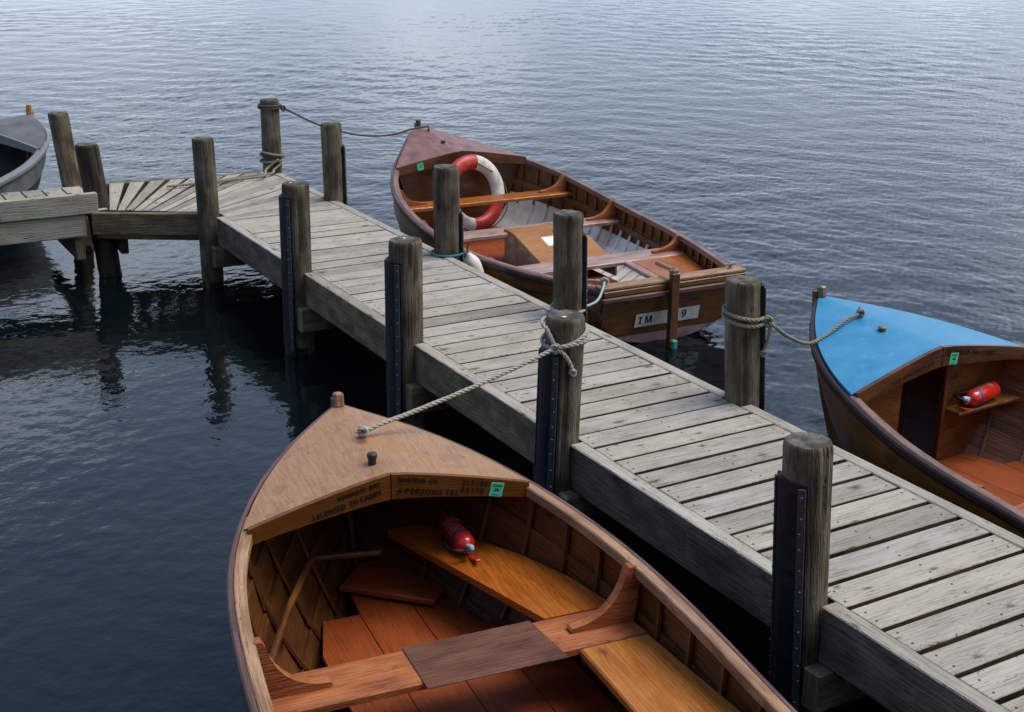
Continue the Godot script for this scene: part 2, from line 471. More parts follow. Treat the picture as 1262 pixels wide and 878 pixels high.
	M.grey_hull = blotchy(15, [C3(.06, .065, .07), C3(.10, .105, .115), C3(.14, .145, .155)], .01, .5, .4, 1.2)
	M.pale_hull = plain(lin(.17, .18, .20), .45)
	M.metal = plain(lin(.25, .25, .26), .4, .5, .8)
	M.dark_metal = plain(lin(.05, .045, .04), .5, .5, .5)
	M.brass = plain(lin(.22, .17, .10), .45, .5, .7)
	M.rope = blotchy(16, [C3(.10, .09, .07), C3(.26, .245, .20), C3(.42, .40, .34)], .08, .95, .2, 8.0)
	M.rope_pale = blotchy(17, [C3(.2, .19, .165), C3(.40, .385, .34), C3(.55, .53, .48)], .08, .95, .2, 8.0)
	M.rope_dark = blotchy(18, [C3(.05, .046, .04), C3(.12, .11, .09), C3(.2, .185, .16)], .08, .95, .2, 8.0)
	M.rope_blue = blotchy(19, [C3(.2, .25, .25), C3(.34, .42, .42), C3(.46, .54, .53)], .08, .9, .2, 8.0)
	M.rope_cyan = blotchy(20, [C3(.04, .14, .2), C3(.08, .22, .31), C3(.14, .3, .38)], .08, .9, .2, 8.0)
	M.ring_red = blotchy(21, [C3(.30, .014, .01), C3(.42, .02, .014), C3(.50, .05, .035)], .02, .45, .5, 2.0)
	M.ring_white = blotchy(22, [C3(.40, .38, .34), C3(.64, .63, .60), C3(.74, .73, .70)], .02, .5, .5, 2.0)
	M.ext_red = plain(lin(.52, .02, .015), .22, .6)
	M.ext_label = plain(lin(.45, .30, .26), .4)
	M.ext_blue = plain(lin(.06, .05, .22), .4)
	M.nozzle = plain(lin(.35, .55, .75), .4)
	M.black = plain(lin(.01, .01, .01), .5)
	M.sticker = plain(lin(.08, .62, .38), .5)
	M.ink = plain(lin(.02, .016, .012), .8, .2)
	M.ink_faint = plain(lin(.055, .026, .012), .8, .2)
	M.plate = blotchy(24, [C3(.45, .44, .41), C3(.62, .61, .58), C3(.7, .69, .66)], .02, .5, .4, 3.0)
	M.paper = plain(lin(.72, .73, .72), .7)
	M.fender = blotchy(25, [C3(.5, .49, .46), C3(.7, .69, .66), C3(.76, .75, .73)], .02, .45, .5, 3.0)
	M.green = plain(lin(.04, .25, .15), .6)
	M.stone = blotchy(26, [C3(.05, .052, .05), C3(.10, .102, .10), C3(.16, .16, .155)], .02, .9, .3, .7)
	M.slate = blotchy(27, [C3(.035, .038, .042), C3(.06, .063, .068), C3(.09, .093, .1)], .03, .8, .3, .7)
	M.glass = plain(lin(.02, .025, .03), .08, .5)
	M.door = plain(lin(.04, .07, .05), .6)

# ---------------------------------------------------------------- the place
func _ready() -> void:
	rng.seed = 20
	make_camera_and_light()
	make_materials()
	make_boats_data()
	make_water()
	make_shade_building()
	make_jetty()
	make_posts()
	boat_one()
	boat_two()
	boat_three()
	boat_four()
	make_ropes()
	make_small_things()

func make_camera_and_light() -> void:
	var cam := Camera3D.new()
	cam.name = "camera"
	cam.position = Vector3(0, CAMY, 0)
	cam.rotation = Vector3(-PITCH, 0, ROLL)
	cam.fov = rad_to_deg(2.0 * atan(438.7 / FOCAL))
	cam.near = 0.05
	cam.far = 6000.0
	add_child(cam)
	cam.make_current()
	var sun := DirectionalLight3D.new()
	sun.name = "sun"
	sun.light_energy = 0.5
	sun.light_color = Color(1.0, .97, .93)
	sun.light_angular_distance = 35.0
	sun.shadow_enabled = true
	add_child(sun)
	sun.look_at_from_position(Vector3(5.5, 11, -1.0), Vector3.ZERO)
	var env := Environment.new()
	env.background_mode = Environment.BG_SKY
	var sky := Sky.new()
	var sm := ProceduralSkyMaterial.new()
	sm.sky_top_color = lin(.018, .082, .210)
	sm.sky_horizon_color = lin(.392, .462, .545)
	sm.sky_curve = 0.33
	sm.ground_bottom_color = Color(.05, .06, .06)
	sm.ground_horizon_color = Color(.35, .37, .38)
	sm.sun_angle_max = 1.0
	sm.sky_cover = cloud_cover()
	sm.sky_cover_modulate = Color(1, 1, 1, 1)
	sky.sky_material = sm
	env.sky = sky
	env.tonemap_mode = Environment.TONE_MAPPER_LINEAR
	env.tonemap_exposure = 2.0
	env.sdfgi_enabled = true
	env.ssao_enabled = true
	env.ssil_enabled = true
	var we := WorldEnvironment.new()
	we.name = "environment"
	we.environment = env
	add_child(we)

func cloud_cover() -> ImageTexture:
	var w := 768; var h := 384
	var img := Image.create(w, h, false, Image.FORMAT_RGBA8)
	var a := FastNoiseLite.new(); a.seed = 4; a.frequency = 1.0; a.fractal_octaves = 5
	for y in h:
		var el := PI * (0.5 - (y + 0.5) / h)
		for x in w:
			if el <= 0.0:
				img.set_pixel(x, y, Color(0, 0, 0, 0))
				continue
			var az := TAU * (x + 0.5) / w
			var d := Vector3(cos(az) * cos(el), sin(el), sin(az) * cos(el))
			var k := 1.0 / (d.y + 0.12)
			var n := a.get_noise_3d(d.x * k * 0.8, 3.0, d.z * k * 0.8)
			var cov := smoothstep(-0.02, 0.32, n)
			var b := 0.22 * cov * (1.0 + 0.5 * a.get_noise_3d(d.x * k * 2.4, 9.0, d.z * k * 2.4))
			img.set_pixel(x, y, Color(b, b * .985, b * .96).linear_to_srgb())
	return ImageTexture.create_from_image(img)

# ---------------------------------------------------------------- water
func axis(lo: float, hi: float, c: float, half: float, fine: float, grow: float) -> PackedFloat32Array:
	var a := PackedFloat32Array()
	var x := c
	while x < hi:
		a.append(x)
		x += fine if x - c < half else fine + (x - c - half) * grow
	a.append(hi)
	var b := PackedFloat32Array()
	x = c - fine
	while x > lo:
		b.append(x)
		x -= fine if c - x < half else fine + (c - x - half) * grow
	b.append(lo)
	b.reverse()
	b.append_array(a)
	return b

func make_water() -> void:
	var xs := axis(-1500, 1500, 0.0, 5.5, .034, .0095)
	var zs := axis(-2500, 40, -9.0, 6.0, .034, .0075)
	var big := FastNoiseLite.new(); big.seed = 71; big.noise_type = FastNoiseLite.TYPE_SIMPLEX; big.frequency = 1.0; big.fractal_octaves = 1
	var mid := FastNoiseLite.new(); mid.seed = 72; mid.noise_type = FastNoiseLite.TYPE_SIMPLEX; mid.frequency = 1.0; mid.fractal_octaves = 2
	var nx := xs.size(); var nz := zs.size()
	var v := PackedVector3Array(); v.resize(nx * nz)
	var h := PackedFloat32Array(); h.resize(nx * nz)
	for j in nz:
		var z := zs[j]
		for i in nx:
			var x := xs[i]
			var y := 0.0
			if z > -90.0 and absf(x) < 60.0 and z < 6.0:
				# sheltered water inside the jetty and among the boats, open lake beyond it
				var n := x * NN.x + z * NN.z - N0
				var open := smoothstep(-0.6, 2.2, n) * 0.62 + smoothstep(2.0, 6.0, n) * 0.38
				var far := smoothstep(-10.6, -14.0, z)
				open = maxf(open, far)
				var amp := lerpf(0.16, 1.05, open) * (1.0 + .45 * big.get_noise_2d(x * .11 + 5.0, z * .07))
				var xr := x * 0.96 + z * 0.22
				var zr := z * 0.97 - x * 0.20
				y = amp * (0.0060 * big.get_noise_2d(xr * 0.95, zr * 1.2) + 0.0038 * mid.get_noise_2d(xr * 3.3 + 30.0, zr * 3.8) + 0.0029 * mid.get_noise_2d(xr * 9.0, zr * 9.5 + 17.0) + 0.0010 * big.get_noise_2d(xr * 14.0, zr * 17.0))
				y *= smoothstep(90.0, 60.0, -z)
				y -= hull_dip(x, z)
			v[j * nx + i] = Vector3(x, y, z)
	var nn := PackedVector3Array(); nn.resize(nx * nz)
	for j in nz:
		var j0 := maxi(j - 1, 0); var j1 := mini(j + 1, nz - 1)
		for i in nx:
			var i0 := maxi(i - 1, 0); var i1 := mini(i + 1, nx - 1)
			var a := v[j * nx + i1] - v[j * nx + i0]
			var b := v[j1 * nx + i] - v[j0 * nx + i]
			nn[j * nx + i] = b.cross(a).normalized()
	var idx := PackedInt32Array(); idx.resize((nx - 1) * (nz - 1) * 6)
	var k := 0
	for j in nz - 1:
		for i in nx - 1:
			var a := j * nx + i
			idx[k] = a; idx[k + 1] = a + 1; idx[k + 2] = a + nx
			idx[k + 3] = a + 1; idx[k + 4] = a + nx + 1; idx[k + 5] = a + nx
			k += 6
	var arr := []
	arr.resize(Mesh.ARRAY_MAX)
	arr[Mesh.ARRAY_VERTEX] = v; arr[Mesh.ARRAY_NORMAL] = nn; arr[Mesh.ARRAY_INDEX] = idx
	var am := ArrayMesh.new()
	am.add_surface_from_arrays(Mesh.PRIMITIVE_TRIANGLES, arr)
	var m := plain(lin(.002, .0045, .006), .03, .48)
	var fn := FastNoiseLite.new(); fn.seed = 9; fn.frequency = .012; fn.fractal_octaves = 4
	var nt := NoiseTexture2D.new(); nt.width = 1024; nt.height = 1024; nt.seamless = true; nt.noise = fn; nt.as_normal_map = true; nt.bump_strength = 6.0
	m.normal_enabled = true; m.normal_texture = nt; m.normal_scale = .16
	m.uv1_triplanar = true; m.uv1_world_triplanar = true; m.uv1_scale = Vector3(.5, .5, .5)
	var o := put("water", am, m)
	o.set_meta("kind", "structure")

# ---------------------------------------------------------------- unseen building behind the viewpoint, added to shade the near sides
func make_shade_building() -> void:
	var b := thing("added_shade_building", "unseen dark slate-stone building with a pitched roof, added on the shore to block sky light", "building", Vector3(0, 0, 8.0))
	var mb := MB.new(); mb.box(Transform3D(Basis(), Vector3(0, 2.6, 0)), Vector3(30, 5.2, 6), .03); obj("wall", mb, M.stone, b)
	mb = MB.new()
	var r := [Vector3(-15.5, 5.2, -3.5), Vector3(15.5, 5.2, -3.5), Vector3(15.5, 8.4, 0), Vector3(-15.5, 8.4, 0)]
	mb.quad(r[1], r[0], r[3], r[2]); 
	mb.quad(Vector3(-15.5, 5.2, 3.5), Vector3(15.5, 5.2, 3.5), r[2], r[3])
	mb.quad(r[0], r[1], Vector3(15.5, 5.2, 3.5), Vector3(-15.5, 5.2, 3.5))
	mb.quad(r[0], Vector3(-15.5, 5.2, 3.5), r[3], r[3]); mb.quad(Vector3(15.5, 5.2, 3.5), r[1], r[2], r[2])
	obj("roof", mb, M.slate, b)
	for i in 7:
		mb = MB.new(); mb.box(Transform3D(Basis(), Vector3(-12 + i * 4, 3.6, -3.02)), Vector3(1.0, 1.2, .06), .01)
		var wn := obj("window", mb, M.glass, b)
		mb = MB.new(); mb.box(Transform3D(Basis(), Vector3(-12 + i * 4, 2.95, -3.08)), Vector3(1.2, .08, .16), .01)
		obj("sill", mb, M.stone, wn)
	for i in 3:
		mb = MB.new(); mb.box(Transform3D(Basis(), Vector3(-9 + i * 9, 1.2, -3.02)), Vector3(2.2, 2.3, .06), .01)
		obj("door", mb, M.door, b)
	var g := MB.new(); g.box(Transform3D(Basis(), Vector3(0, -.35, 24)), Vector3(80, .9, 38.2), .05)
	var o := obj("ground", g, M.stone); o.set_meta("kind", "structure")

# ---------------------------------------------------------------- jetty
func p2(v: Vector3) -> Vector2: return Vector2(v.x, v.z)

func board(parent: Node, called: String, c: Array, y0: float, y1: float, m: Material, grain: Vector3, bev := .004) -> MeshInstance3D:
	var poly := PackedVector2Array()
	var base: Vector3 = c[0]
	for q in c: poly.append(Vector2(q.x - base.x, q.z - base.z))
	var mb := MB.new()
	var sd := MB.new()
	mb.prism(poly, y0, y1, bev, Vector2(grain.x, grain.z), Vector2(rng.randf() * .9, [.06, .2, .33, .46][rng.randi() % 4] + rng.randf() * .02), sd)
	var am := ArrayMesh.new()
	mb.commit(am, m)
	sd.commit(am, M.plank_edge)
	var o := put(called, am, null, parent)
	o.position = Vector3(base.x, 0, base.z)
	return o

func beam(parent: Node, called: String, a: Vector3, b: Vector3, wid: float, hgt: float, m: Material, bev := .006) -> MeshInstance3D:
	# a and b: middle of the top edge line; the timber hangs below them
	var x := (b - a)
	var l := x.length()
	x /= l
	var z := x.cross(Vector3.UP).normalized()
	var y := z.cross(x).normalized()
	var mb := MB.new()
	mb.box(Transform3D(Basis(x, y, z), Vector3.ZERO), Vector3(l, hgt, wid), bev, Vector2(rng.randf() * .5, rng.randf() * .3))
	var o := obj(called, mb, m, parent)
	o.position = (a + b) * .5 - y * hgt * .5
	return o

func along(poly: Array, t: float) -> Vector2:
	var tot := 0.0
	for i in poly.size() - 1: tot += poly[i].distance_to(poly[i + 1])
	var d := t * tot
	for i in poly.size() - 1:
		var l: float = poly[i].distance_to(poly[i + 1])
		if d <= l or i == poly.size() - 2: return poly[i].lerp(poly[i + 1], d / l)
		d -= l
	return poly[poly.size() - 1]


func make_jetty() -> void:
	var j := thing("jetty", "weathered grey plank jetty that bends through a fan of tapered boards", "jetty")
	var nails := MB.new()
	var th := .036
	# straight run: boards across, laid between the two edge timbers
	var s := 3.2165 - .1533 * 16
	var i := 0
	while s < 9.0:
		var gap := .012 + rng.randf() * .006 + .007 * smoothstep(6.5, 3.0, s)
		var a := s + gap * .5 + rng.randf_range(-.002, .002)
		var b := s + .1533 - gap * .5
		var dy := rng.randf_range(-.0025, .0025)
		var e := rng.randf_range(-.004, .004)
		var n0 := .071; var n1 := .934 + e
		var c := [W(a, n0, 0), W(b, n0, 0), W(b, n1, 0), W(a, n1, 0)]
		board(j, "plank", c, DECK - th + dy, DECK + dy, M.planks[rng.randi() % M.planks.size()], NN, .0028)
		for n: float in [.105, .50, .895]:
			for f: float in [.25, .75]:
				var q := W(lerpf(a, b, f) + rng.randf_range(-.008, .008), n + rng.randf_range(-.012, .012), DECK + dy)
				nail(nails, q)
		s += .1533
		i += 1
	# fan where the walkway turns
	var inner := [Vector2(s, .071), Vector2(9.30, .071), Vector2(9.36, .03), Vector2(9.79, -.62)]
	var outer := [Vector2(s, .934), Vector2(10.46, .934)]
	for p in [[322, 211.5], [268, 217.5], [233, 220], [180, 223.5], [131, 226.5]]:
		var q := G(p[0], p[1], DECK)
		outer.append(Vector2(-q.dot(DD), q.dot(NN) - N0))
	var K := 18
	for k in K:
		var t0 := float(k) / K; var t1 := float(k + 1) / K
		var i0 := along(inner, t0); var i1 := along(inner, t1); var o0 := along(outer, t0); var o1 := along(outer, t1)
		var gi := .0055; var go := .009 + .014 * smoothstep(.45, .8, float(k) / K)
		var c := [i0.lerp(i1, gi / maxf(i0.distance_to(i1), .02)), i1.lerp(i0, gi / maxf(i0.distance_to(i1), .02)), o1.lerp(o0, go / o0.distance_to(o1)), o0.lerp(o1, go / o0.distance_to(o1))]
		var w := []
		for q: Vector2 in c: w.append(W(q.x, q.y, 0))
		var dy := rng.randf_range(-.002, .002)
		board(j, "plank", w, DECK - th + dy, DECK + dy, M.planks[rng.randi() % M.planks.size()], w[3] - w[0])
	# the run that goes on to the left
	var bk: Vector2 = outer[outer.size() - 1]
	var n := -.62
	while n > -3.2:
		var s1 := bk.x
		var c := [W(9.80, n, 0), W(9.80, n - .142, 0), W(s1, minf(n - .142, bk.y - .142 + (n + .62)), 0), W(s1, minf(n, bk.y + (n + .62)), 0)]
		board(j, "plank", c, DECK - th, DECK + rng.randf_range(-.002, .002), M.planks[rng.randi() % M.planks.size()], DD)
		n -= .153
	# edge timbers, cut at the posts
	var cuts := [1.0, 2.89, 4.446, 5.97, 7.53, 9.25]
	for k in cuts.size() - 1:
		var a: float = cuts[k] + (.082 if k > 0 else 0.0); var b: float = cuts[k + 1] - .082
		edge(j, W(a, .034, DECK - .008), W(b, .034, DECK - .008), .062, .20)
	cuts = [1.0, 4.44, 5.966, 7.46, 9.39, 10.50]
	for k in cuts.size() - 1:
		var a: float = cuts[k] + (.07 if k > 0 else 0.0); var b: float = cuts[k + 1] - (.07 if k < cuts.size() - 2 else 0.0)
		edge(j, W(a, .969, DECK - .009), W(b, .969, DECK - .009), .060, .18)
	for k in range(2, outer.size() - 1):
		var a: Vector2 = outer[k]; var b: Vector2 = outer[k + 1]
		var off := Vector2(.034, 0)
		beam(j, "edge_timber", W(a.x + .034, a.y, DECK - .002), W(b.x + .034, b.y, DECK - .002), .05, .17, M.beam[0])
	# front timbers of the bend and the raised kerb on the left run
	beam(j, "edge_timber", W(9.285, .035, DECK + .004), W(9.735, -.755, DECK + .004), .055, .165, M.beam[2])
	beam(j, "edge_timber", W(9.775, -.80, DECK - .012), W(9.775, -3.2, DECK - .012), .055, .165, M.beam_pale)
	beam(j, "kerb_timber", W(9.755, -.705, DECK + .145), W(9.755, -3.2, DECK + .145), .05, .152, M.beam_pale)
	beam(j, "joist", W(9.42, .05, DECK - .165), W(9.86, -.70, DECK - .165), .07, .06, M.bearer)
	# cross bearers bolted to each pair of posts, and two joists under the boards
	for ss: float in [2.77, 4.325, 5.85, 7.41, 9.13]:
		beam(j, "bearer", W(ss, -.055, .322), W(ss, 1.05, .322), .075, .15, M.bearer)
		beam(j, "bearer", W(ss + .235, .0, .322), W(ss + .235, 1.05, .322), .06, .15, M.bearer)
	for nn2: float in [.3, .68]:
		beam(j, "joist", W(1.0, nn2, DECK - .04), W(9.6, nn2, DECK - .04), .06, .165, M.bearer)
	beam(j, "bearer", W(9.78, -.85, .322), W(10.8, -.85, .322), .07, .15, M.bearer)
	beam(j, "bearer", W(9.86, -.51, .30), W(10.8, -.45, .30), .06, .14, M.bearer)
	var no := obj("nail_heads", nails, M.nail, j)
	no.set_meta("kind", "stuff")

func edge(j: Node, a: Vector3, b: Vector3, wid: float, hgt: float) -> void:
	var o := beam(j, "edge_timber", a, b, wid, hgt, M.beam[rng.randi() % 3], .008)
	# the weathered upper face, bleached by rain and sun, is a thin grey cap board
	var c := beam(j, "cap_board", a + Vector3(0, .012, 0), b + Vector3(0, .012, 0), wid + .003, .0118, M.planks[rng.randi() % M.planks.size()], .004)
	o.set_meta("label", "dark brown-grey edge timber"); c.set_meta("label", "pale bleached top of the edge timber")

func nail(mb: MB, q: Vector3) -> void:
	var r := .0048
	for k in 6:
		var a0 := TAU * k / 6; var a1 := TAU * (k + 1) / 6
		var u := Vector3(0, .0012, 0)
		mb.tri(q + u, q + u + Vector3(cos(a1) * r, 0, sin(a1) * r), q + u + Vector3(cos(a0) * r, 0, sin(a0) * r), Vector3.UP, Vector3.UP, Vector3.UP, Vector2.ZERO, Vector2.ZERO, Vector2.ZERO)

# ---------------------------------------------------------------- posts
func make_posts() -> void:
	var g := "mooring posts along the jetty"
	# s, n, top height above water, radius, lean (x,z of the top), material, fender side (-1 left, 1 right, 0 none), fender top below post top
	post("thick ropeless mooring post with a studded fender beside the widest board gaps", 2.89, -.005, 1.098, .080, Vector2(-.03, 0), M.post[0], -1, .12, g)
	post("mooring post with black fender and a pale rope knotted round its upper part", 4.446, 0, 1.093, .083, Vector2(.012, 0), M.post[2], -1, .145, g)
	post("bare grey-brown mooring post with a long studded fender near the tan foredeck's bow", 5.97, -.003, 1.078, .087, Vector2(.002, 0), M.post[0], -1, .10, g)
	post("mooring post with black fender standing next to the fan of boards", 7.53, -.003, 1.087, .083, Vector2(.005, 0), M.post[1], -1, .075, g)
	post("slim dark post with a split top at the inside of the jetty's bend", 9.26, -.03, 1.096, .079, Vector2(-.005, 0), M.post[1], 0, 0, g)
	post("tall mooring post with a rope looped round it that holds the blue boat", 4.45, 1.01, 1.112, .082, Vector2(-.036, 0), M.post[2], 1, .02, g)
	post("mossy mooring post beside the stern of the open wooden boat", 5.975, 1.005, 1.112, .084, Vector2(-.013, 0), M.post[1], 1, .12, g)
	post("mooring post beside the lifebuoy with a blue cord round its foot", 7.47, 1.012, 1.112, .085, Vector2(-.008, 0), M.post[1], 1, .30, g)
	post("post with a narrow black fender beyond the bow of the open boat", 9.36, 1.0, 1.117, .079, Vector2(-.005, 0), M.post[2], 1, .17, g)
	post("outermost corner post with grey rope tied at its top and foot", 10.72, 1.0, 1.124, .082, Vector2(.0, 0), M.post[2], 0, 0, g)
	post("dark leaning post where the kerb timber meets the bend of the jetty", 9.93, -.665, .997, .085, Vector2(-.045, 0), M.post_dark, 0, 0, g)
	post("brown leaning post on the far edge by the grey boat", 10.80, -.665, 1.108, .077, Vector2(-.055, 0), M.post[0], 0, 0, g)

func post(label: String, s: float, n: float, top: float, r: float, lean: Vector2, m: Material, side: int, drop: float, group: String) -> void:
	var o := thing("mooring_post", label, "post", W(s, n, 0), 0, group)
	var nz := FastNoiseLite.new(); nz.seed = rng.randi() % 1000; nz.frequency = 1.0; nz.fractal_octaves = 2
	var P := []; var U := []
	var y0 := -1.3
	var rows := []
	var y := y0
	while y < top - .03:
		rows.append([y, 1.0]); y += .06
	for q in [[.028, 1.0], [.014, .985], [.005, .95], [.0, .90]]: rows.append([top - q[0], q[1]])
	var uo := Vector2(rng.randf() * 1.2, rng.randf() * .3)
	var sides := 44
	var cracks := []          # drying splits: angle, lower end, upper end, depth
	for k in 4:
		var lo := rng.randf_range(.1, top - .35)
		cracks.append([rng.randi() % sides, lo, minf(lo + rng.randf_range(.25, .8), top), rng.randf_range(.006, .014)])
	cracks.append([rng.randi() % sides, top - rng.randf_range(.1, .3), top + .02, .016])
	for q in rows:
		var row := []; var ur := []
		var yy: float = q[0]
		var f := (yy - DECK) / (top - DECK)
		for k in sides + 1:
			var a := TAU * (k % sides) / sides
			var rr: float = r * q[1] * (1.0 + .05 * nz.get_noise_3d(cos(a) * 1.2, yy * .9, sin(a) * 1.2) + .012 * nz.get_noise_3d(cos(a) * 6.0, yy * 1.5, sin(a) * 6.0))
			for ck in cracks:
				if k % sides == ck[0] and yy > ck[1] and yy < ck[2]: rr -= ck[3]
			row.append(Vector3(cos(a) * rr + lean.x * f, yy + (.004 * nz.get_noise_2d(cos(a) * 3, sin(a) * 3) if q[1] < 1 else 0.0), -sin(a) * rr + lean.y * f))
			ur.append(Vector2(yy, TAU * r * k / sides) + uo)
		P.append(row); U.append(ur)
	var mb := MB.new()
	var split := 0
	for k in rows.size():
		if rows[k][0] < .03: split = k
	split += 1
	for k in sides + 1: P[split][k].y = .045 + .02 * nz.get_noise_2d(cos(TAU * k / sides) * 3.0, sin(TAU * k / sides) * 3.0)
	mb.grid(P.slice(split), U.slice(split), true)
	obj("shaft", mb, m, o)
	mb = MB.new(); mb.grid(P.slice(0, split + 1), U.slice(0, split + 1), true)
	obj("wet_foot", mb, M.weed, o)
	# end grain
	var last: Array = P[P.size() - 1]
	var c := Vector3(lean.x, top + .001, lean.y)
	mb = MB.new()
	var ring := []
	for k in sides: ring.append((last[k] - c) * .55 + c + Vector3(0, .003 * nz.get_noise_2d(k, 3), 0))
	for k in sides:
		var k2 := (k + 1) % sides
		mb.tri(c + Vector3(0, .002, 0), ring[k], ring[k2], Vector3.UP, Vector3.UP, Vector3.UP, Vector2.ZERO, Vector2.ZERO, Vector2.ZERO)
		mb.quad(last[k], last[k2], ring[k2], ring[k])
	obj("end_grain", mb, M.post_top, o)
	if rng.randf() < .3:
		mb = MB.new()
		var sc := c + Vector3(rng.randf_range(-.03, .03), .0045, rng.randf_range(-.02, .05))
		for k in 9:
			var q0 := TAU * k / 9; var q1 := TAU * (k + 1) / 9
			var r0 := .009 * (1.0 + .6 * nz.get_noise_2d(cos(q0) * 4, sin(q0) * 4 + 20)); var r1 := .009 * (1.0 + .6 * nz.get_noise_2d(cos(q1) * 4, sin(q1) * 4 + 20))
			mb.tri(sc, sc + Vector3(cos(q1) * r1, 0, sin(q1) * r1), sc + Vector3(cos(q0) * r0, 0, sin(q0) * r0), Vector3.UP, Vector3.UP, Vector3.UP, Vector2.ZERO, Vector2.ZERO, Vector2.ZERO)
		obj("bird_dropping", mb, M.paper, o)
	if side == 0: return
	# fender: a curved rubber shell on the outboard side with a studded bar along its edge
	var out := NN * side
	var ya := top - drop
	var rr := r + .001
	var a0 := atan2(-out.z, out.x)
	var half := deg_to_rad(50.0)
	var tk := .013
	mb = MB.new()
	var yb := -.25
	var lx := func(yy: float) -> float: return lean.x * (yy - DECK) / (top - DECK)
	var ring_out := []; var ring_in := []
	for k in 11:
		var a := a0 - half + 2.0 * half * k / 10.0
		ring_out.append(Vector3(cos(a), 0, -sin(a)) * (rr + tk + .004 * cos((a - a0) * 1.4)))
		ring_in.append(Vector3(cos(a), 0, -sin(a)) * (rr + .004 * cos((a - a0) * 1.4)))
	for k in 10:
		var dT := Vector3(lx.call(ya), ya, 0); var dB := Vector3(lx.call(yb), yb, 0)
		mb.quad(ring_out[k] + dB, ring_out[k + 1] + dB, ring_out[k + 1] + dT, ring_out[k] + dT)
		mb.quad(ring_in[k + 1] + dB, ring_in[k] + dB, ring_in[k] + dT, ring_in[k + 1] + dT)
		mb.quad(ring_in[k] + dT, ring_out[k] + dT, ring_out[k + 1] + dT, ring_in[k + 1] + dT)
		if k == 0: mb.quad(ring_in[0] + dB, ring_out[0] + dB, ring_out[0] + dT, ring_in[0] + dT)
		if k == 9: mb.quad(ring_out[10] + dB, ring_in[10] + dB, ring_in[10] + dT, ring_out[10] + dT)
	var fo := obj("rubber_fender", mb, M.rubber, o)
	for e: float in [-1.0, 1.0]:
		var a := a0 + e * (half - .19)
		var rad := Vector3(cos(a), 0, -sin(a))
		var tgv := Vector3(-sin(a), 0, -cos(a))
		var yl := .03
		mb = MB.new()
		var len := ya - .01 - yl
		var xf := Transform3D(Basis(Vector3.UP, tgv, Vector3.UP.cross(tgv)), rad * (rr + tk + .006) + Vector3(lx.call((ya + yl) * .5), (ya - .01 + yl) * .5, 0))
		var tilt := atan2(lean.x, top - DECK)
		xf.basis = Basis(Vector3(0, 0, 1), -tilt) * xf.basis
		mb.box(xf, Vector3(len, .026, .008), .002)
		var bar := obj("studded_bar", mb, M.bar, fo)
		if e * side * -1 < 0 and side == 1: continue
		var yy := ya - .04
		while yy > .08:
			mb = MB.new()
			var q := rad * (rr + tk + .010) + Vector3(lx.call(yy), yy, 0) + tgv * rng.randf_range(-.006, .006)
			mb.lathe(Transform3D(Basis(tgv, rad, tgv.cross(rad)), q), [Vector2(.0045, -.002), Vector2(.0045, .001), Vector2(.002, .003), Vector2(0, .003)], 7)
			obj("stud", mb, M.bolt, bar)
			yy -= rng.randf_range(.055, .085)

# ---------------------------------------------------------------- boats: hull lines
var BT := {}
var POSE := {}

func make_boats_data() -> void:
	BT[1] = {L = 4.04, B = [0.0, 0.23, 0.399, 0.516, 0.597, 0.648, 0.68, 0.699, 0.712, 0.725, 0.741, 0.76, 0.778, 0.789, 0.788, 0.771, 0.74, 0.698, 0.648, 0.592, 0.533],
		H = [0.784, 0.733, 0.686, 0.647, 0.618, 0.599, 0.586, 0.573, 0.557, 0.531, 0.498, 0.465, 0.44, 0.42, 0.405, 0.398, 0.397, 0.40, 0.405, 0.412, 0.419], x = -.7031, z = -4.9628, th = .409}
	BT[2] = {L = 4.039, B = [0.0, 0.164, 0.299, 0.43, 0.56, 0.67, 0.754, 0.812, 0.848, 0.868, 0.878, 0.883, 0.88, 0.868, 0.846, 0.811, 0.766, 0.714, 0.655, 0.592, 0.527],
		H = [0.814, 0.774, 0.733, 0.692, 0.649, 0.606, 0.565, 0.525, 0.49, 0.46, 0.437, 0.418, 0.405, 0.397, 0.392, 0.391, 0.392, 0.395, 0.401, 0.407, 0.414], x = -.865, z = -11.7459, th = .4903}
	BT[3] = {L = 4.04, B = [0.0, 0.243, 0.428, 0.551, 0.634, 0.7, 0.752, 0.782, 0.793, 0.796, 0.805, 0.823, 0.842, 0.856, 0.854, 0.832, 0.793, 0.739, 0.674, 0.602, 0.526],
		H = [0.799, 0.751, 0.705, 0.663, 0.627, 0.597, 0.571, 0.548, 0.525, 0.501, 0.476, 0.452, 0.429, 0.409, 0.395, 0.387, 0.385, 0.388, 0.395, 0.404, 0.414], x = 1.5916, z = -6.5549, th = .5932}
	BT[4] = {L = 3.6, B = BT[3].B, H = BT[3].H, x = -4.50, z = -12.25, th = -.30}
	for k in BT:
		var b: Dictionary = BT[k]
		var wl := []
		for i in 41:                        # half-breadth and position at the waterline, for the water to part round the hull
			var w := i / 40.0
			var q := q_at(b, w, 0.0)
			var p := hp(b, w, q)
			wl.append(Vector2(p.z, p.x))
		b.wl = wl

func samp(a: Array, w: float) -> float:
	var f := clampf(w, 0, 1) * (a.size() - 1)
	var i := mini(int(f), a.size() - 2)
	var p: float = a[maxi(i - 1, 0)] if i > 0 else 2.0 * a[0] - a[1]
	var n: float = a[mini(i + 2, a.size() - 1)]
	return cubic_interpolate(a[i], a[i + 1], p, n, f - i)

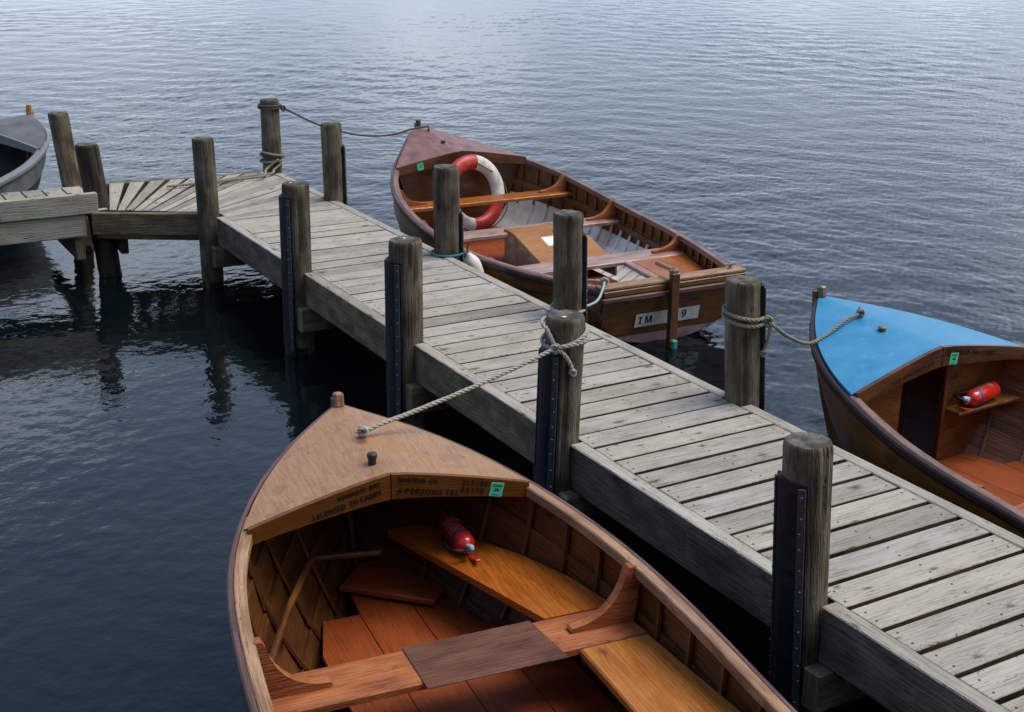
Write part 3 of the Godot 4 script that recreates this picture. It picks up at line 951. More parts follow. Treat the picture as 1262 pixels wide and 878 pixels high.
func hp(b: Dictionary, w: float, q: float) -> Vector3:       # hull point, starboard: x across, y up, z from bow to stern
	var bb := samp(b.B, w); var hh := samp(b.H, w)
	var us := .30 * pow(1.0 - q, 1.5)
	var ue: float = b.L - .10 * (1.0 - q)
	var u := lerpf(us, ue, w)
	var k := -.12 + .10 * smoothstep(.55, 1.0, w)
	var m := smoothstep(0.0, .32, w)
	var yp := lerpf(1.05, 2.0, m) - .75 * smoothstep(.7, 1.0, w)
	var xf := lerpf(pow(q, .8), 1.0 - pow(1.0 - q, 2.1 + 1.9 * smoothstep(.65, 1.0, w)), m)
	return Vector3(bb * xf, k + (hh - k) * pow(q, yp), u)

func q_at(b: Dictionary, w: float, y: float) -> float:
	var lo := 0.0; var hi := 1.0
	for i in 22:
		var m := (lo + hi) * .5
		if hp(b, w, m).y < y: lo = m
		else: hi = m
	return (lo + hi) * .5

func hn(b: Dictionary, w: float, q: float) -> Vector3:
	var e := .004
	var a := hp(b, minf(w + e, 1), q) - hp(b, maxf(w - e, 0), q)
	var c := hp(b, w, minf(q + e, 1)) - hp(b, w, maxf(q - e, 0))
	var n := c.cross(a)
	if n.length() < 1e-9: return Vector3(1, 0, 0)
	n = n.normalized()
	return n if n.x >= 0 else -n

func inx(b: Dictionary, u: float, y: float) -> float:        # clear half-breadth inside at station u and height y
	var w: float = u / b.L
	for i in 3:
		var p := hp(b, clampf(w, 0, 1), q_at(b, clampf(w, 0, 1), y))
		w += (u - p.z) / b.L
	w = clampf(w, 0, 1)
	return maxf(hp(b, w, q_at(b, w, y)).x - .022, .01)

func hull_dip(x: float, z: float) -> float:
	for k in BT:
		var b: Dictionary = BT[k]
		var dx: float = x - b.x; var dz: float = z - b.z
		var sn := sin(b.th); var cs := cos(b.th)
		var u := dx * sn + dz * cs
		if u < .05 or u > b.L: continue
		var lx := absf(dx * cs - dz * sn)
		if lx > .95: continue
		var wl: Array = b.wl
		var f: float = (u - wl[0].x) / (wl[40].x - wl[0].x) * 40.0
		if f <= 0.0 or f >= 40.0: continue
		var i := int(f)
		var hb: float = lerpf(wl[i].y, wl[i + 1].y, f - i) - .006
		var d := minf(hb - lx, wl[40].x - u - .01)
		if d > 0.0: return minf(d * 2.0, .5)
	return 0.0

# ---------------------------------------------------------------- boats: common parts
func hull(o: Node3D, b: Dictionary, mat_out: Array, mat_in: Array, ribs: float, rib_up: Material, rib_low: Material, rub: Material, gun: Material, opt := {}) -> void:
	var NS := 8
	var SG := 30
	for side: float in [-1.0, 1.0]:
		for s in NS:
			var q0 := float(s) / NS - (.022 if s > 0 else 0.0); var q1 := float(s + 1) / NS
			var Po := []; var Pi := []; var U := []
			for i in SG + 1:
				var w := float(i) / SG
				w = w * w * .35 + w * .65
				var ro := []; var ri := []; var ur := []
				for j in 3:
					var q := lerpf(q0, q1, j / 2.0)
					var p := hp(b, w, q); var n := hn(b, w, q)
					var off := (1.0 - j / 2.0) * .015
					var po := p + n * off; var pi := p + n * (off - .012)
					po.x = maxf(po.x, .004); pi.x = maxf(pi.x, .002)
					ro.append(Vector3(po.x * side, po.y, po.z)); ri.append(Vector3(pi.x * side, pi.y, pi.z))
					ur.append(Vector2(p.z, q * .9 + s * .07))
				Po.append(ro); Pi.append(ri); U.append(ur)
			var am := ArrayMesh.new()
			var mb := MB.new()
			mb.grid(Po, U, side > 0)
			for i in SG:                    # lower edge of the strake
				var e := [Po[i][0], Po[i + 1][0], Pi[i + 1][0], Pi[i][0]]
				if side < 0: e.reverse()
				mb.quad(e[3], e[2], e[1], e[0], U[i][0], U[i + 1][0], U[i + 1][0], U[i][0])
			mb.commit(am, mat_out[s])
			mb = MB.new()
			mb.grid(Pi, U, side < 0)
			for i in SG:
				var e := [Po[i][2], Po[i + 1][2], Pi[i + 1][2], Pi[i][2]]
				if side > 0: e.reverse()
				mb.quad(e[3], e[2], e[1], e[0], U[i][2], U[i + 1][2], U[i + 1][2], U[i][2])
			mb.commit(am, mat_in[s])
			put("strake", am, null, o)
		# ribs
		var u := .35
		while u < b.L - .12:
			var w: float = u / b.L
			for part in 2:
				var qa := q_at(b, w, opt.get("split", .2)) if part == 1 else .04
				var qb := .965 if part == 1 else q_at(b, w, opt.get("split", .2))
				var path := []; var rt := []; var up := []
				for j in 9:
					var q := lerpf(qa, qb, j / 8.0)
					var p := hp(b, w, q); var n := hn(b, w, q)
					p -= n * .016
					path.append(Vector3(maxf(p.x, .0) * side, p.y, p.z)); rt.append(Vector3(0, 0, 1)); up.append(Vector3(-n.x * side, -n.y, -n.z))
				var mb := MB.new()
				mb.sweep(path, rt, up, PackedVector2Array([Vector2(-.011, -.006), Vector2(.011, -.006), Vector2(.009, .008), Vector2(-.009, .008)]))
				obj("rib", mb, rib_up if part == 1 else rib_low, o)
			u += ribs
		# gunwale: pale top timber and the rubbing strake outside it
		for g in 2:
			var path := []; var rt := []; var up := []
			for i in 41:
				var w := i / 40.0
				var p := hp(b, w, 1.0)
				var n := hn(b, w, .97); n.y = 0; n = n.normalized()
				path.append(Vector3(p.x * side, p.y, p.z)); rt.append(Vector3(n.x * side, 0, n.z)); up.append(Vector3.UP)
			var mb := MB.new()
			var pr := PackedVector2Array([Vector2(-.043, -.022), Vector2(-.002, -.022), Vector2(-.002, .012), Vector2(-.006, .016), Vector2(-.039, .016), Vector2(-.043, .012)])
			if g == 1: pr = PackedVector2Array([Vector2(.0, -.035), Vector2(.016, -.032), Vector2(.021, -.02), Vector2(.021, .002), Vector2(.015, .011), Vector2(.0, .013)])
			if g == 0 and opt.has("gun_from"):
				var k: int = opt.gun_from
				path = path.slice(k); rt = rt.slice(k); up = up.slice(k)
			mb.sweep(path, rt, up, pr, Vector2(rng.randf(), rng.randf() * .3))
			obj("gunwale" if g == 0 else "rubbing_strake", mb, gun if g == 0 else rub, o)
		# riser that carries the thwarts
		if opt.get("riser", true):
			var path := []; var rt := []; var up := []
			for i in 31:
				var w := lerpf(.12, .97, i / 30.0)
				var y: float = samp(b.H, w) - lerpf(.19, .135, smoothstep(.1, .5, w)) - .03
				var q := q_at(b, w, y)
				var p := hp(b, w, q); var n := hn(b, w, q)
				p -= n * .03
				path.append(Vector3(p.x * side, p.y, p.z)); rt.append(Vector3(n.x * side, n.y, n.z)); up.append(Vector3(-n.y * side, n.x, 0).normalized() if side > 0 else Vector3(n.y, n.x, 0).normalized())
			var mb := MB.new()
			mb.sweep(path, rt, up, PackedVector2Array([Vector2(-.009, -.022), Vector2(.009, -.022), Vector2(.009, .022), Vector2(-.009, .022)]))
			obj("riser", mb, opt.get("riser_mat", M.varnish), o)
	# stem, keel
	var path := []; var rt := []; var up := []
	for i in 13:
		var q := i / 12.0
		var p := hp(b, 0, q)
		path.append(Vector3(0, p.y, p.z)); rt.append(Vector3(1, 0, 0))
	path.append(Vector3(0, path[12].y + .035, path[12].z - .004)); rt.append(Vector3(1, 0, 0))
	for i in 14: up.append((path[maxi(i - 1, 0)] - path[mini(i + 1, 13)]).normalized().cross(Vector3(1, 0, 0)) * -1.0)
	var mb := MB.new()
	mb.sweep(path, rt, up, PackedVector2Array([Vector2(-.02, .03), Vector2(-.02, -.01), Vector2(-.009, -.035), Vector2(.009, -.035), Vector2(.02, -.01), Vector2(.02, .03)]))
	obj("stem", mb, opt.get("stem_mat", M.mahogany), o)
	path = []; rt = []; up = []
	for i in 20:
		var p := hp(b, i / 19.0, 0.0)
		path.append(Vector3(0, p.y - .02, p.z)); rt.append(Vector3(1, 0, 0)); up.append(Vector3.UP)
	mb = MB.new(); mb.sweep(path, rt, up, PackedVector2Array([Vector2(-.025, -.03), Vector2(.025, -.03), Vector2(.025, .03), Vector2(-.025, .03)])); obj("keel", mb, M.mahogany, o)
	# transom
	mb = MB.new()
	var f := []; var bk := []
	for side: float in [-1.0, 1.0]:
		for i in 13:
			var q := i / 12.0 if side > 0 else 1.0 - i / 12.0
			var p := hp(b, 1.0, q)
			f.append(Vector3(p.x * side, p.y, p.z + .012)); bk.append(Vector3(p.x * side * .985, p.y, p.z - .024))
	var cen := Vector3(0, .2, hp(b, 1, .6).z + .012)
	var cbk := cen - Vector3(0, 0, .036)
	for i in f.size():
		var i2 := (i + 1) % f.size()
		mb.quad(cen, f[i], f[i2], f[i2], uvt(cen), uvt(f[i]), uvt(f[i2]), uvt(f[i2])); mb.quad(cbk, bk[i2], bk[i], bk[i], uvt(cbk), uvt(bk[i2]), uvt(bk[i]), uvt(bk[i]))
		mb.quad(f[i2], f[i], bk[i], bk[i2])
	obj("transom", mb, opt.get("transom_mat", M.mahogany), o)
	# the painted bottom shows as a band at the foot of the transom
	mb = MB.new()
	var qt := q_at(b, 1.0, .075)
	for i in 8:
		var p := hp(b, 1.0, qt * i / 8.0); var q := hp(b, 1.0, qt * (i + 1) / 8.0)
		var e := Vector3(0, 0, .0145)
		mb.quad(Vector3(-p.x, p.y, p.z) + e, Vector3(p.x, p.y, p.z) + e, Vector3(q.x, q.y, q.z) + e, Vector3(-q.x, q.y, q.z) + e)
	obj("bottom_paint", mb, M.pink_bottom, o)

func uvt(p: Vector3) -> Vector2: return Vector2(p.x, p.y)

func floor_boards(o: Node3D, b: Dictionary, y: float, u0: float, u1: float, lat: Array, m: Material) -> void:
	for i in lat.size() - 1:
		var a: float = lat[i] + .002; var c: float = lat[i + 1] - .002
		var lft := []; var rgt := []
		var uo := rng.randf() * .5
		for k in 15:
			var u := lerpf(u0, u1, k / 14.0)
			var X := inx(b, u, y)
			var p := clampf(a, -X, X); var q := clampf(c, -X, X)
			if q - p > .006:
				lft.append(Vector2(p, u)); rgt.append(Vector2(q, u))
		if lft.size() < 2: continue
		var mb := MB.new()
		for k in lft.size() - 1:
			var l0: Vector2 = lft[k]; var l1: Vector2 = lft[k + 1]; var r0: Vector2 = rgt[k]; var r1: Vector2 = rgt[k + 1]
			mb.quad(Vector3(l0.x, y, l0.y), Vector3(l1.x, y, l1.y), Vector3(r1.x, y, r1.y), Vector3(r0.x, y, r0.y), Vector2(l0.y, l0.x + uo), Vector2(l1.y, l1.x + uo), Vector2(r1.y, r1.x + uo), Vector2(r0.y, r0.x + uo))
			mb.quad(Vector3(r0.x, y - .015, r0.y), Vector3(r1.x, y - .015, r1.y), Vector3(l1.x, y - .015, l1.y), Vector3(l0.x, y - .015, l0.y))
			mb.quad(Vector3(l0.x, y - .015, l0.y), Vector3(l1.x, y - .015, l1.y), Vector3(l1.x, y, l1.y), Vector3(l0.x, y, l0.y))
			mb.quad(Vector3(r1.x, y - .015, r1.y), Vector3(r0.x, y - .015, r0.y), Vector3(r0.x, y, r0.y), Vector3(r1.x, y, r1.y))
		var l: Vector2 = lft[0]; var r: Vector2 = rgt[0]
		mb.quad(Vector3(r.x, y - .015, r.y), Vector3(l.x, y - .015, l.y), Vector3(l.x, y, l.y), Vector3(r.x, y, r.y))
		l = lft[lft.size() - 1]; r = rgt[rgt.size() - 1]
		mb.quad(Vector3(l.x, y - .015, l.y), Vector3(r.x, y - .015, r.y), Vector3(r.x, y, r.y), Vector3(l.x, y, l.y))
		obj("floor_board", mb, m, o)

func lboard(o: Node3D, called: String, pts: Array, y0: float, y1: float, m: Material, grain: Vector2, bev := .006) -> MeshInstance3D:
	var poly := PackedVector2Array()
	for p in pts: poly.append(p)
	var mb := MB.new()
	mb.prism(poly, y0, y1, bev, grain, Vector2(rng.randf(), .1 + rng.randf() * .2))
	return obj(called, mb, m, o)

func thwart(o: Node3D, b: Dictionary, u0: float, u1: float, y: float, m: Material, knees := true, km: Material = null) -> void:
	var a := inx(b, u0, y); var c := inx(b, u1, y)
	lboard(o, "thwart", [Vector2(-a, u0), Vector2(a, u0), Vector2(c, u1), Vector2(-c, u1)], y - .028, y, m, Vector2(1, 0))
	if not knees: return
	for side: float in [-1.0, 1.0]:
		var u := (u0 + u1) * .5
		var top: float = samp(b.H, u / b.L) + .004
		knee(o, b, side, u, y, top, km if km else M.thwart_worn)

func knee(o: Node3D, b: Dictionary, side: float, u: float, y: float, top: float, m: Material) -> void:
	# grown knee: an L-shaped bracket with a concave inner edge, standing on the thwart against the planking
	var xo := inx(b, u, top - .03) + .012
	var xb := inx(b, u, y)
	var pts := [Vector2(xb, y), Vector2(xb - .235, y), Vector2(xb - .242, y + .010)]
	var A0 := Vector2(xb - .235, y + .018); var A1 := Vector2(xb - .075, y + .026); var A2 := Vector2(xo - .062, top - .012)
	for i in 8:
		var t0 := i / 7.0
		pts.append(A0.lerp(A1, t0).lerp(A1.lerp(A2, t0), t0))
	pts.append_array([Vector2(xo - .05, top + .010), Vector2(xo - .025, top + .012), Vector2(xo - .006, top - .02)])
	var mb := MB.new()
	var t := .019
	var cen := Vector2(xb - .03, y + .022)
	for i in pts.size():
		var p: Vector2 = pts[i]; var q: Vector2 = pts[(i + 1) % pts.size()]
		var P := [Vector3(p.x * side, p.y, u - t), Vector3(q.x * side, q.y, u - t), Vector3(q.x * side, q.y, u + t), Vector3(p.x * side, p.y, u + t)]
		var C := Vector3(cen.x * side, cen.y, u)
		var uu := [Vector2(i * .05, 0), Vector2(i * .05 + .05, 0), Vector2(i * .05 + .05, .04), Vector2(i * .05, .04)]
		if side > 0: mb.quad(P[0], P[1], P[2], P[3], uu[0], uu[1], uu[2], uu[3])
		else: mb.quad(P[3], P[2], P[1], P[0], uu[3], uu[2], uu[1], uu[0])
		for e: float in [-t, t]:
			var z := Vector3(0, 0, u + e)
			var A := Vector3(p.x * side, p.y, 0) + z; var B := Vector3(q.x * side, q.y, 0) + z; var D := Vector3(C.x, C.y, 0) + z
			if e * side > 0: mb.quad(D, B, A, A, uvt(D), uvt(B), uvt(A), uvt(A))
			else: mb.quad(D, A, B, B, uvt(D), uvt(A), uvt(B), uvt(B))
	obj("knee", mb, m, o)

func ydeck(b: Dictionary, u: float, v: float, ud: float, apex: float) -> float:     # cambered foredeck height
	var h := samp(b.H, u / b.L) + .014
	var hap: float = samp(b.H, 0.0) + .014
	var ridge := lerpf(hap, apex, u / ud)
	var r := 1.0 - sqrt(v * v + .003) + .027
	return lerpf(h, maxf(ridge, h), clampf(r * (1.0 + .25 * (1.0 - r)), 0, 1))

func foredeck(o: Node3D, b: Dictionary, ud: float, apex: float, mdeck: Material, mco: Material, hgt := .10, bev_mat: Material = null) -> Array:
	var P := []; var Q := []; var U := []
	var NR := 22; var NC := 20
	for i in NR + 1:
		var u := maxf(.0, ud * i / NR)
		var row := []; var rq := []; var ur := []
		var bb := samp(b.B, u / b.L) + .004
		for j in NC + 1:
			var v := -1.0 + 2.0 * j / NC
			var uu := u + .04 * absf(v) * u / ud
			row.append(Vector3(v * bb, ydeck(b, u, v, ud, apex), uu)); rq.append(row[j] - Vector3(0, .014, 0)); ur.append(Vector2(uu, v * bb))
		P.append(row); Q.append(rq); U.append(ur)
	var mb := MB.new()
	mb.grid(P, U); mb.grid(Q, U, true)
	for i in NR:
		mb.quad(Q[i][0], Q[i + 1][0], P[i + 1][0], P[i][0]); mb.quad(Q[i + 1][NC], Q[i][NC], P[i][NC], P[i + 1][NC])
	obj("foredeck", mb, mdeck, o)
	# coaming: two boards that meet at the ridge
	var out := []
	var bb := samp(b.B, ud / b.L)
	for side: float in [-1.0, 1.0]:
		mb = MB.new()
		var NB := 8
		var top := []
		for k in NB + 1:
			var v := lerpf(.004, .985, float(k) / NB)
			top.append(Vector3(side * v * bb, ydeck(b, ud, v, ud, apex) + .006, ud + .04 * v + .004))
		var T := Vector3(0, 0, .022)
		for k in NB:
			var h0 := lerpf(hgt, hgt * .62, float(k) / NB); var h1 := lerpf(hgt, hgt * .62, float(k + 1) / NB)
			var a: Vector3 = top[k]; var c: Vector3 = top[k + 1]
			var a2 := a - Vector3(0, h0, 0); var c2 := c - Vector3(0, h1, 0)
			var u0 := Vector2(k * .07, 0); var u1 := Vector2(k * .07 + .07, 0); var dv := Vector2(0, .09)
			if side > 0:
				mb.quad(a2 + T, c2 + T, c + T, a + T, u0 + dv, u1 + dv, u1, u0); mb.quad(c2, a2, a, c, u1 + dv, u0 + dv, u0, u1)
				mb.quad(a + T, c + T, c, a, u0, u1, u1, u0); mb.quad(c2 + T, a2 + T, a2, c2)
			else:
				mb.quad(c2 + T, a2 + T, a + T, c + T, u1 + dv, u0 + dv, u0, u1); mb.quad(a2, c2, c, a, u0 + dv, u1 + dv, u1, u0)
				mb.quad(c + T, a + T, a, c, u1, u0, u0, u1); mb.quad(a2 + T, c2 + T, c2, a2)
			if k == NB - 1:
				if side > 0: mb.quad(c2 + T, c2, c, c + T)
				else: mb.quad(c2, c2 + T, c + T, c)
			if k == 0:
				if side > 0: mb.quad(a2, a2 + T, a + T, a)
				else: mb.quad(a2 + T, a2, a, a + T)
		var cm := obj("coaming_board", mb, mco, o)
		out.append(cm)
	return out

func coaming_frame(b: Dictionary, ud: float, apex: float, side: float, x: float, drop: float, hgt := .10) -> Transform3D:
	# a frame lying on the aft face of a coaming board at distance x (signed) from the ridge
	var bb := samp(b.B, ud / b.L)
	var f := func(xx: float) -> Vector3:
		var v := absf(xx) / bb
		return Vector3(xx, ydeck(b, ud, v, ud, apex) + .006, ud + .04 * v + .004 + .0235)
	var p: Vector3 = f.call(x)
	var q: Vector3 = f.call(x + .02) - f.call(x - .02)
	var X := q.normalized()
	var Z := (Vector3(0, 0, 1) - X * X.z).normalized()
	var Y := Z.cross(X).normalized()
	return Transform3D(Basis(X, Y, Z), p - Y * drop)

func text(parent: Node, s: String, xf: Transform3D, cap: float, width: float, m: Material, mono := false) -> void:
	var t := TextMesh.new()
	var f := SystemFont.new()
	f.font_names = PackedStringArray(["Droid Sans Mono" if mono else "Droid Sans"])
	f.font_weight = 700
	t.font = f
	t.font_size = 48
	t.pixel_size = .001
	t.depth = .0012
	t.curve_step = 2.0
	t.text = s
	var w0 := t.get_aabb().size.x
	var o := MeshInstance3D.new()
	o.mesh = t
	o.material_override = m
	o.name = "lettering"
	parent.add_child(o, true)
	var sc := Vector3(width / maxf(w0, .001), cap / (.048 * .714), 1.0)
	o.transform = Transform3D(xf.basis.scaled_local(sc), xf.origin)

func sticker(parent: Node, xf: Transform3D, w := .05) -> void:
	var mb := MB.new(); mb.box(xf, Vector3(w, w * 1.05, .0015), .0004)
	var o := obj("sticker", mb, M.sticker, parent)
	o.set_meta("label", "small green licence sticker")
	mb = MB.new()
	for k in [[.36, .7, .035], [.26, .7, .035], [.05, .3, .07], [-.06, .45, .06], [-.38, .6, .025]]:
		mb.box(xf * Transform3D(Basis(), Vector3(0, k[0] * w, .0012)), Vector3(w * k[1], w * k[2], .0008), .0001)
	obj("print", mb, M.ink, o)

func cleat(o: Node3D, at: Vector3, turn: float, m: Material, s := 1.0) -> void:
	var mb := MB.new()
	var xf := Transform3D(Basis(Vector3.UP, turn), at)
	mb.box(xf * Transform3D(Basis(), Vector3(0, .004, 0)), Vector3(.05, .008, .03) * s, .002)
	mb.lathe(xf * Transform3D(Basis(), Vector3(-.012 * s, .005, 0)), [Vector2(.008, 0) * s, Vector2(.006, .018) * s, Vector2(.007, .03) * s], 8)
	mb.lathe(xf * Transform3D(Basis(), Vector3(.012 * s, .005, 0)), [Vector2(.008, 0) * s, Vector2(.006, .018) * s, Vector2(.007, .03) * s], 8)
	mb.tube([xf * (Vector3(-.06, .046, 0) * s), xf * (Vector3(-.03, .038, 0) * s), xf * (Vector3(.03, .038, 0) * s), xf * (Vector3(.06, .046, 0) * s)], [.004 * s, .008 * s, .008 * s, .004 * s], 8)
	obj("cleat", mb, m, o)

func knob(o: Node3D, at: Vector3, r: float, h: float, m: Material) -> void:
	var mb := MB.new()
	mb.lathe(Transform3D(Basis(), at), [Vector2(r * .8, -.01), Vector2(r * .82, h * .5), Vector2(r, h * .6), Vector2(r, h * .92), Vector2(r * .9, h), Vector2(0, h * 1.02)], 16)
	obj("deck_knob", mb, m, o)

func stem_head(o: Node3D, b: Dictionary, m: Material, s := 1.0) -> void:
	var y: float = samp(b.H, 0) + .012
	var mb := MB.new()
	var xf := Transform3D(Basis(Vector3(1, 0, 0), -.15), Vector3(0, y + .03 * s, .012))
	var pts := []
	mb.box(xf, Vector3(.038, .075 * s, .042), .007)
	obj("stem_head", mb, m, o)

func boat_node(k: int, called: String, label: String) -> Node3D:
	var b: Dictionary = BT[k]
	return thing(called, label, "boat", Vector3(b.x, 0, b.z), b.th)

# ---------------------------------------------------------------- boat 1: tan foredeck, nearest the jetty's bare side
func boat_one() -> void:
	var b: Dictionary = BT[1]
	var o := boat_node(1, "rowing_boat", "varnished clinker boat with bare tan foredeck and stencilled lettering, terracotta floor inside")
	var out := [M.pink_bottom, M.mahogany, M.mahogany, M.mahogany, M.mahogany, M.mahogany, M.mahogany, M.mahogany]
	var ins := []
	for k in 8: ins.append(M.mahogany)
	hull(o, b, out, ins, .185, M.mahogany, M.mahogany, M.rub, M.gunwale, {riser = false, gun_from = 6})
	var ud := .655; var apex := .765
	var co := foredeck(o, b, ud, apex, M.deck_tan, M.coaming, .098)
	# lettering on the coaming
	text(co[0], "BOWNESS  BAY", coaming_frame(b, ud, apex, -1, -.127, .024), .0155, .165, M.ink)
	text(co[0], "LICENSED  TO CARRY", coaming_frame(b, ud, apex, -1, -.178, .059), .020, .265, M.ink)
	text(co[1], "BOATING  Co.", coaming_frame(b, ud, apex, 1, .105, .022), .0155, .155, M.ink)
	text(co[1], "6 PERSONS TEL", coaming_frame(b, ud, apex, 1, .152, .066), .020, .235, M.ink)
	text(co[1], "015394", coaming_frame(b, ud, apex, 1, .323, .022), .0215, .10, M.ink, true)
	text(co[1], "88178", coaming_frame(b, ud, apex, 1, .318, .052), .0215, .09, M.ink, true)
	sticker(co[1], coaming_frame(b, ud, apex, 1, .410, .04), .052)
	stem_head(o, b, M.gunwale, .8)
	cleat(o, Vector3(.002, ydeck(b, .325, 0, ud, apex), .325), .5, M.metal, .62)
	knob(o, Vector3(-.03, ydeck(b, .56, .05, ud, apex), .555), .019, .042, M.dark_metal)
	# inside
	floor_boards(o, b, .16, .34, 3.6, [-.31, -.10, .11, .32, .52], M.terracotta)
	lboard(o, "bow_platform", [Vector2(-.129, .40), Vector2(.175, .645), Vector2(.30, .50), Vector2(.20, .26), Vector2(.0, .24)], .178, .20, M.terracotta, Vector2(1, .6))
	# side bench on the far side, its inner edge curved, in two boards
	var inn := []
	for p in [[.36, .085], [.52, .135], [.75, .215], [.98, .295], [1.213, .375]]: inn.append(Vector2(p[1], p[0]))
	var midl := []; var outl := []
	for p: Vector2 in inn:
		var X := inx(b, p.y, .38)
		outl.append(Vector2(maxf(X, p.x + .06), p.y)); midl.append(Vector2(lerpf(p.x, maxf(X, p.x + .06), .56), p.y))
	strip(o, "side_bench", inn, midl, .357, .385, M.bench)
	strip(o, "side_bench", offs(midl, .003), outl, .357, .3835, M.bench)
	thwart(o, b, 1.218, 1.425, .386, M.thwart_worn, true, M.thwart_worn)
	lboard(o, "seat_panel", [Vector2(-.145, 1.212), Vector2(.318, 1.212), Vector2(.345, 1.47), Vector2(-.145, 1.47)], .3865, .3905, M.seat_brown, Vector2(1, 0), .001)
	lboard(o, "side_bench", [Vector2(.405, 1.43), Vector2(inx(b, 1.43, .37), 1.43), Vector2(inx(b, 2.2, .37), 2.2), Vector2(.405, 2.2)], .357, .384, M.pine, Vector2(0, 1))
	thwart(o, b, 2.25, 2.46, .33, M.thwart_worn)
	thwart(o, b, 3.2, 3.44, .30, M.thwart_worn)
	# frame timbers under the foredeck
	var mb := MB.new(); mb.tube([Vector3(-.60, .37, 1.215), Vector3(-.535, .375, 1.05), Vector3(-.42, .38, .80), Vector3(-.32, .385, .60), Vector3(-.262, .385, .495), Vector3(-.235, .385, .475)], [.014], 7); obj("bow_frame", mb, M.mahogany, o)
	mb = MB.new(); mb.tube([Vector3(-.25, .385, .48), Vector3(-.14, .385, .505), Vector3(.0, .385, .53)], [.013], 7); obj("bow_frame", mb, M.mahogany, o)

func offs(a: Array, d: float) -> Array:
	var r := []
	for p: Vector2 in a: r.append(p + Vector2(d, 0))
	return r

func strip(o: Node3D, called: String, a: Array, c: Array, y0: float, y1: float, m: Material) -> void:
	var mb := MB.new()
	var uo := Vector2(rng.randf(), rng.randf() * .3)
	for i in a.size() - 1:
		var p: Vector2 = a[i]; var q: Vector2 = a[i + 1]; var r: Vector2 = c[i + 1]; var s: Vector2 = c[i]
		var T := [mb.v3(p, y1), mb.v3(q, y1), mb.v3(r, y1), mb.v3(s, y1)]
		var B := [mb.v3(p, y0), mb.v3(q, y0), mb.v3(r, y0), mb.v3(s, y0)]
		var u := []
		for k: Vector2 in [p, q, r, s]: u.append(Vector2(k.y, k.x) + uo)
		mb.quad(T[0], T[1], T[2], T[3], u[0], u[1], u[2], u[3]); mb.quad(B[3], B[2], B[1], B[0])
		mb.quad(B[0], B[1], T[1], T[0], u[0] + Vector2(0, .03), u[1] + Vector2(0, .03), u[1], u[0]); mb.quad(B[2], B[3], T[3], T[2], u[2] + Vector2(0, .03), u[3] + Vector2(0, .03), u[2], u[3])
		if i == 0: mb.quad(B[3], B[0], T[0], T[3])
		if i == a.size() - 2: mb.quad(B[1], B[2], T[2], T[1])
	obj(called, mb, m, o)

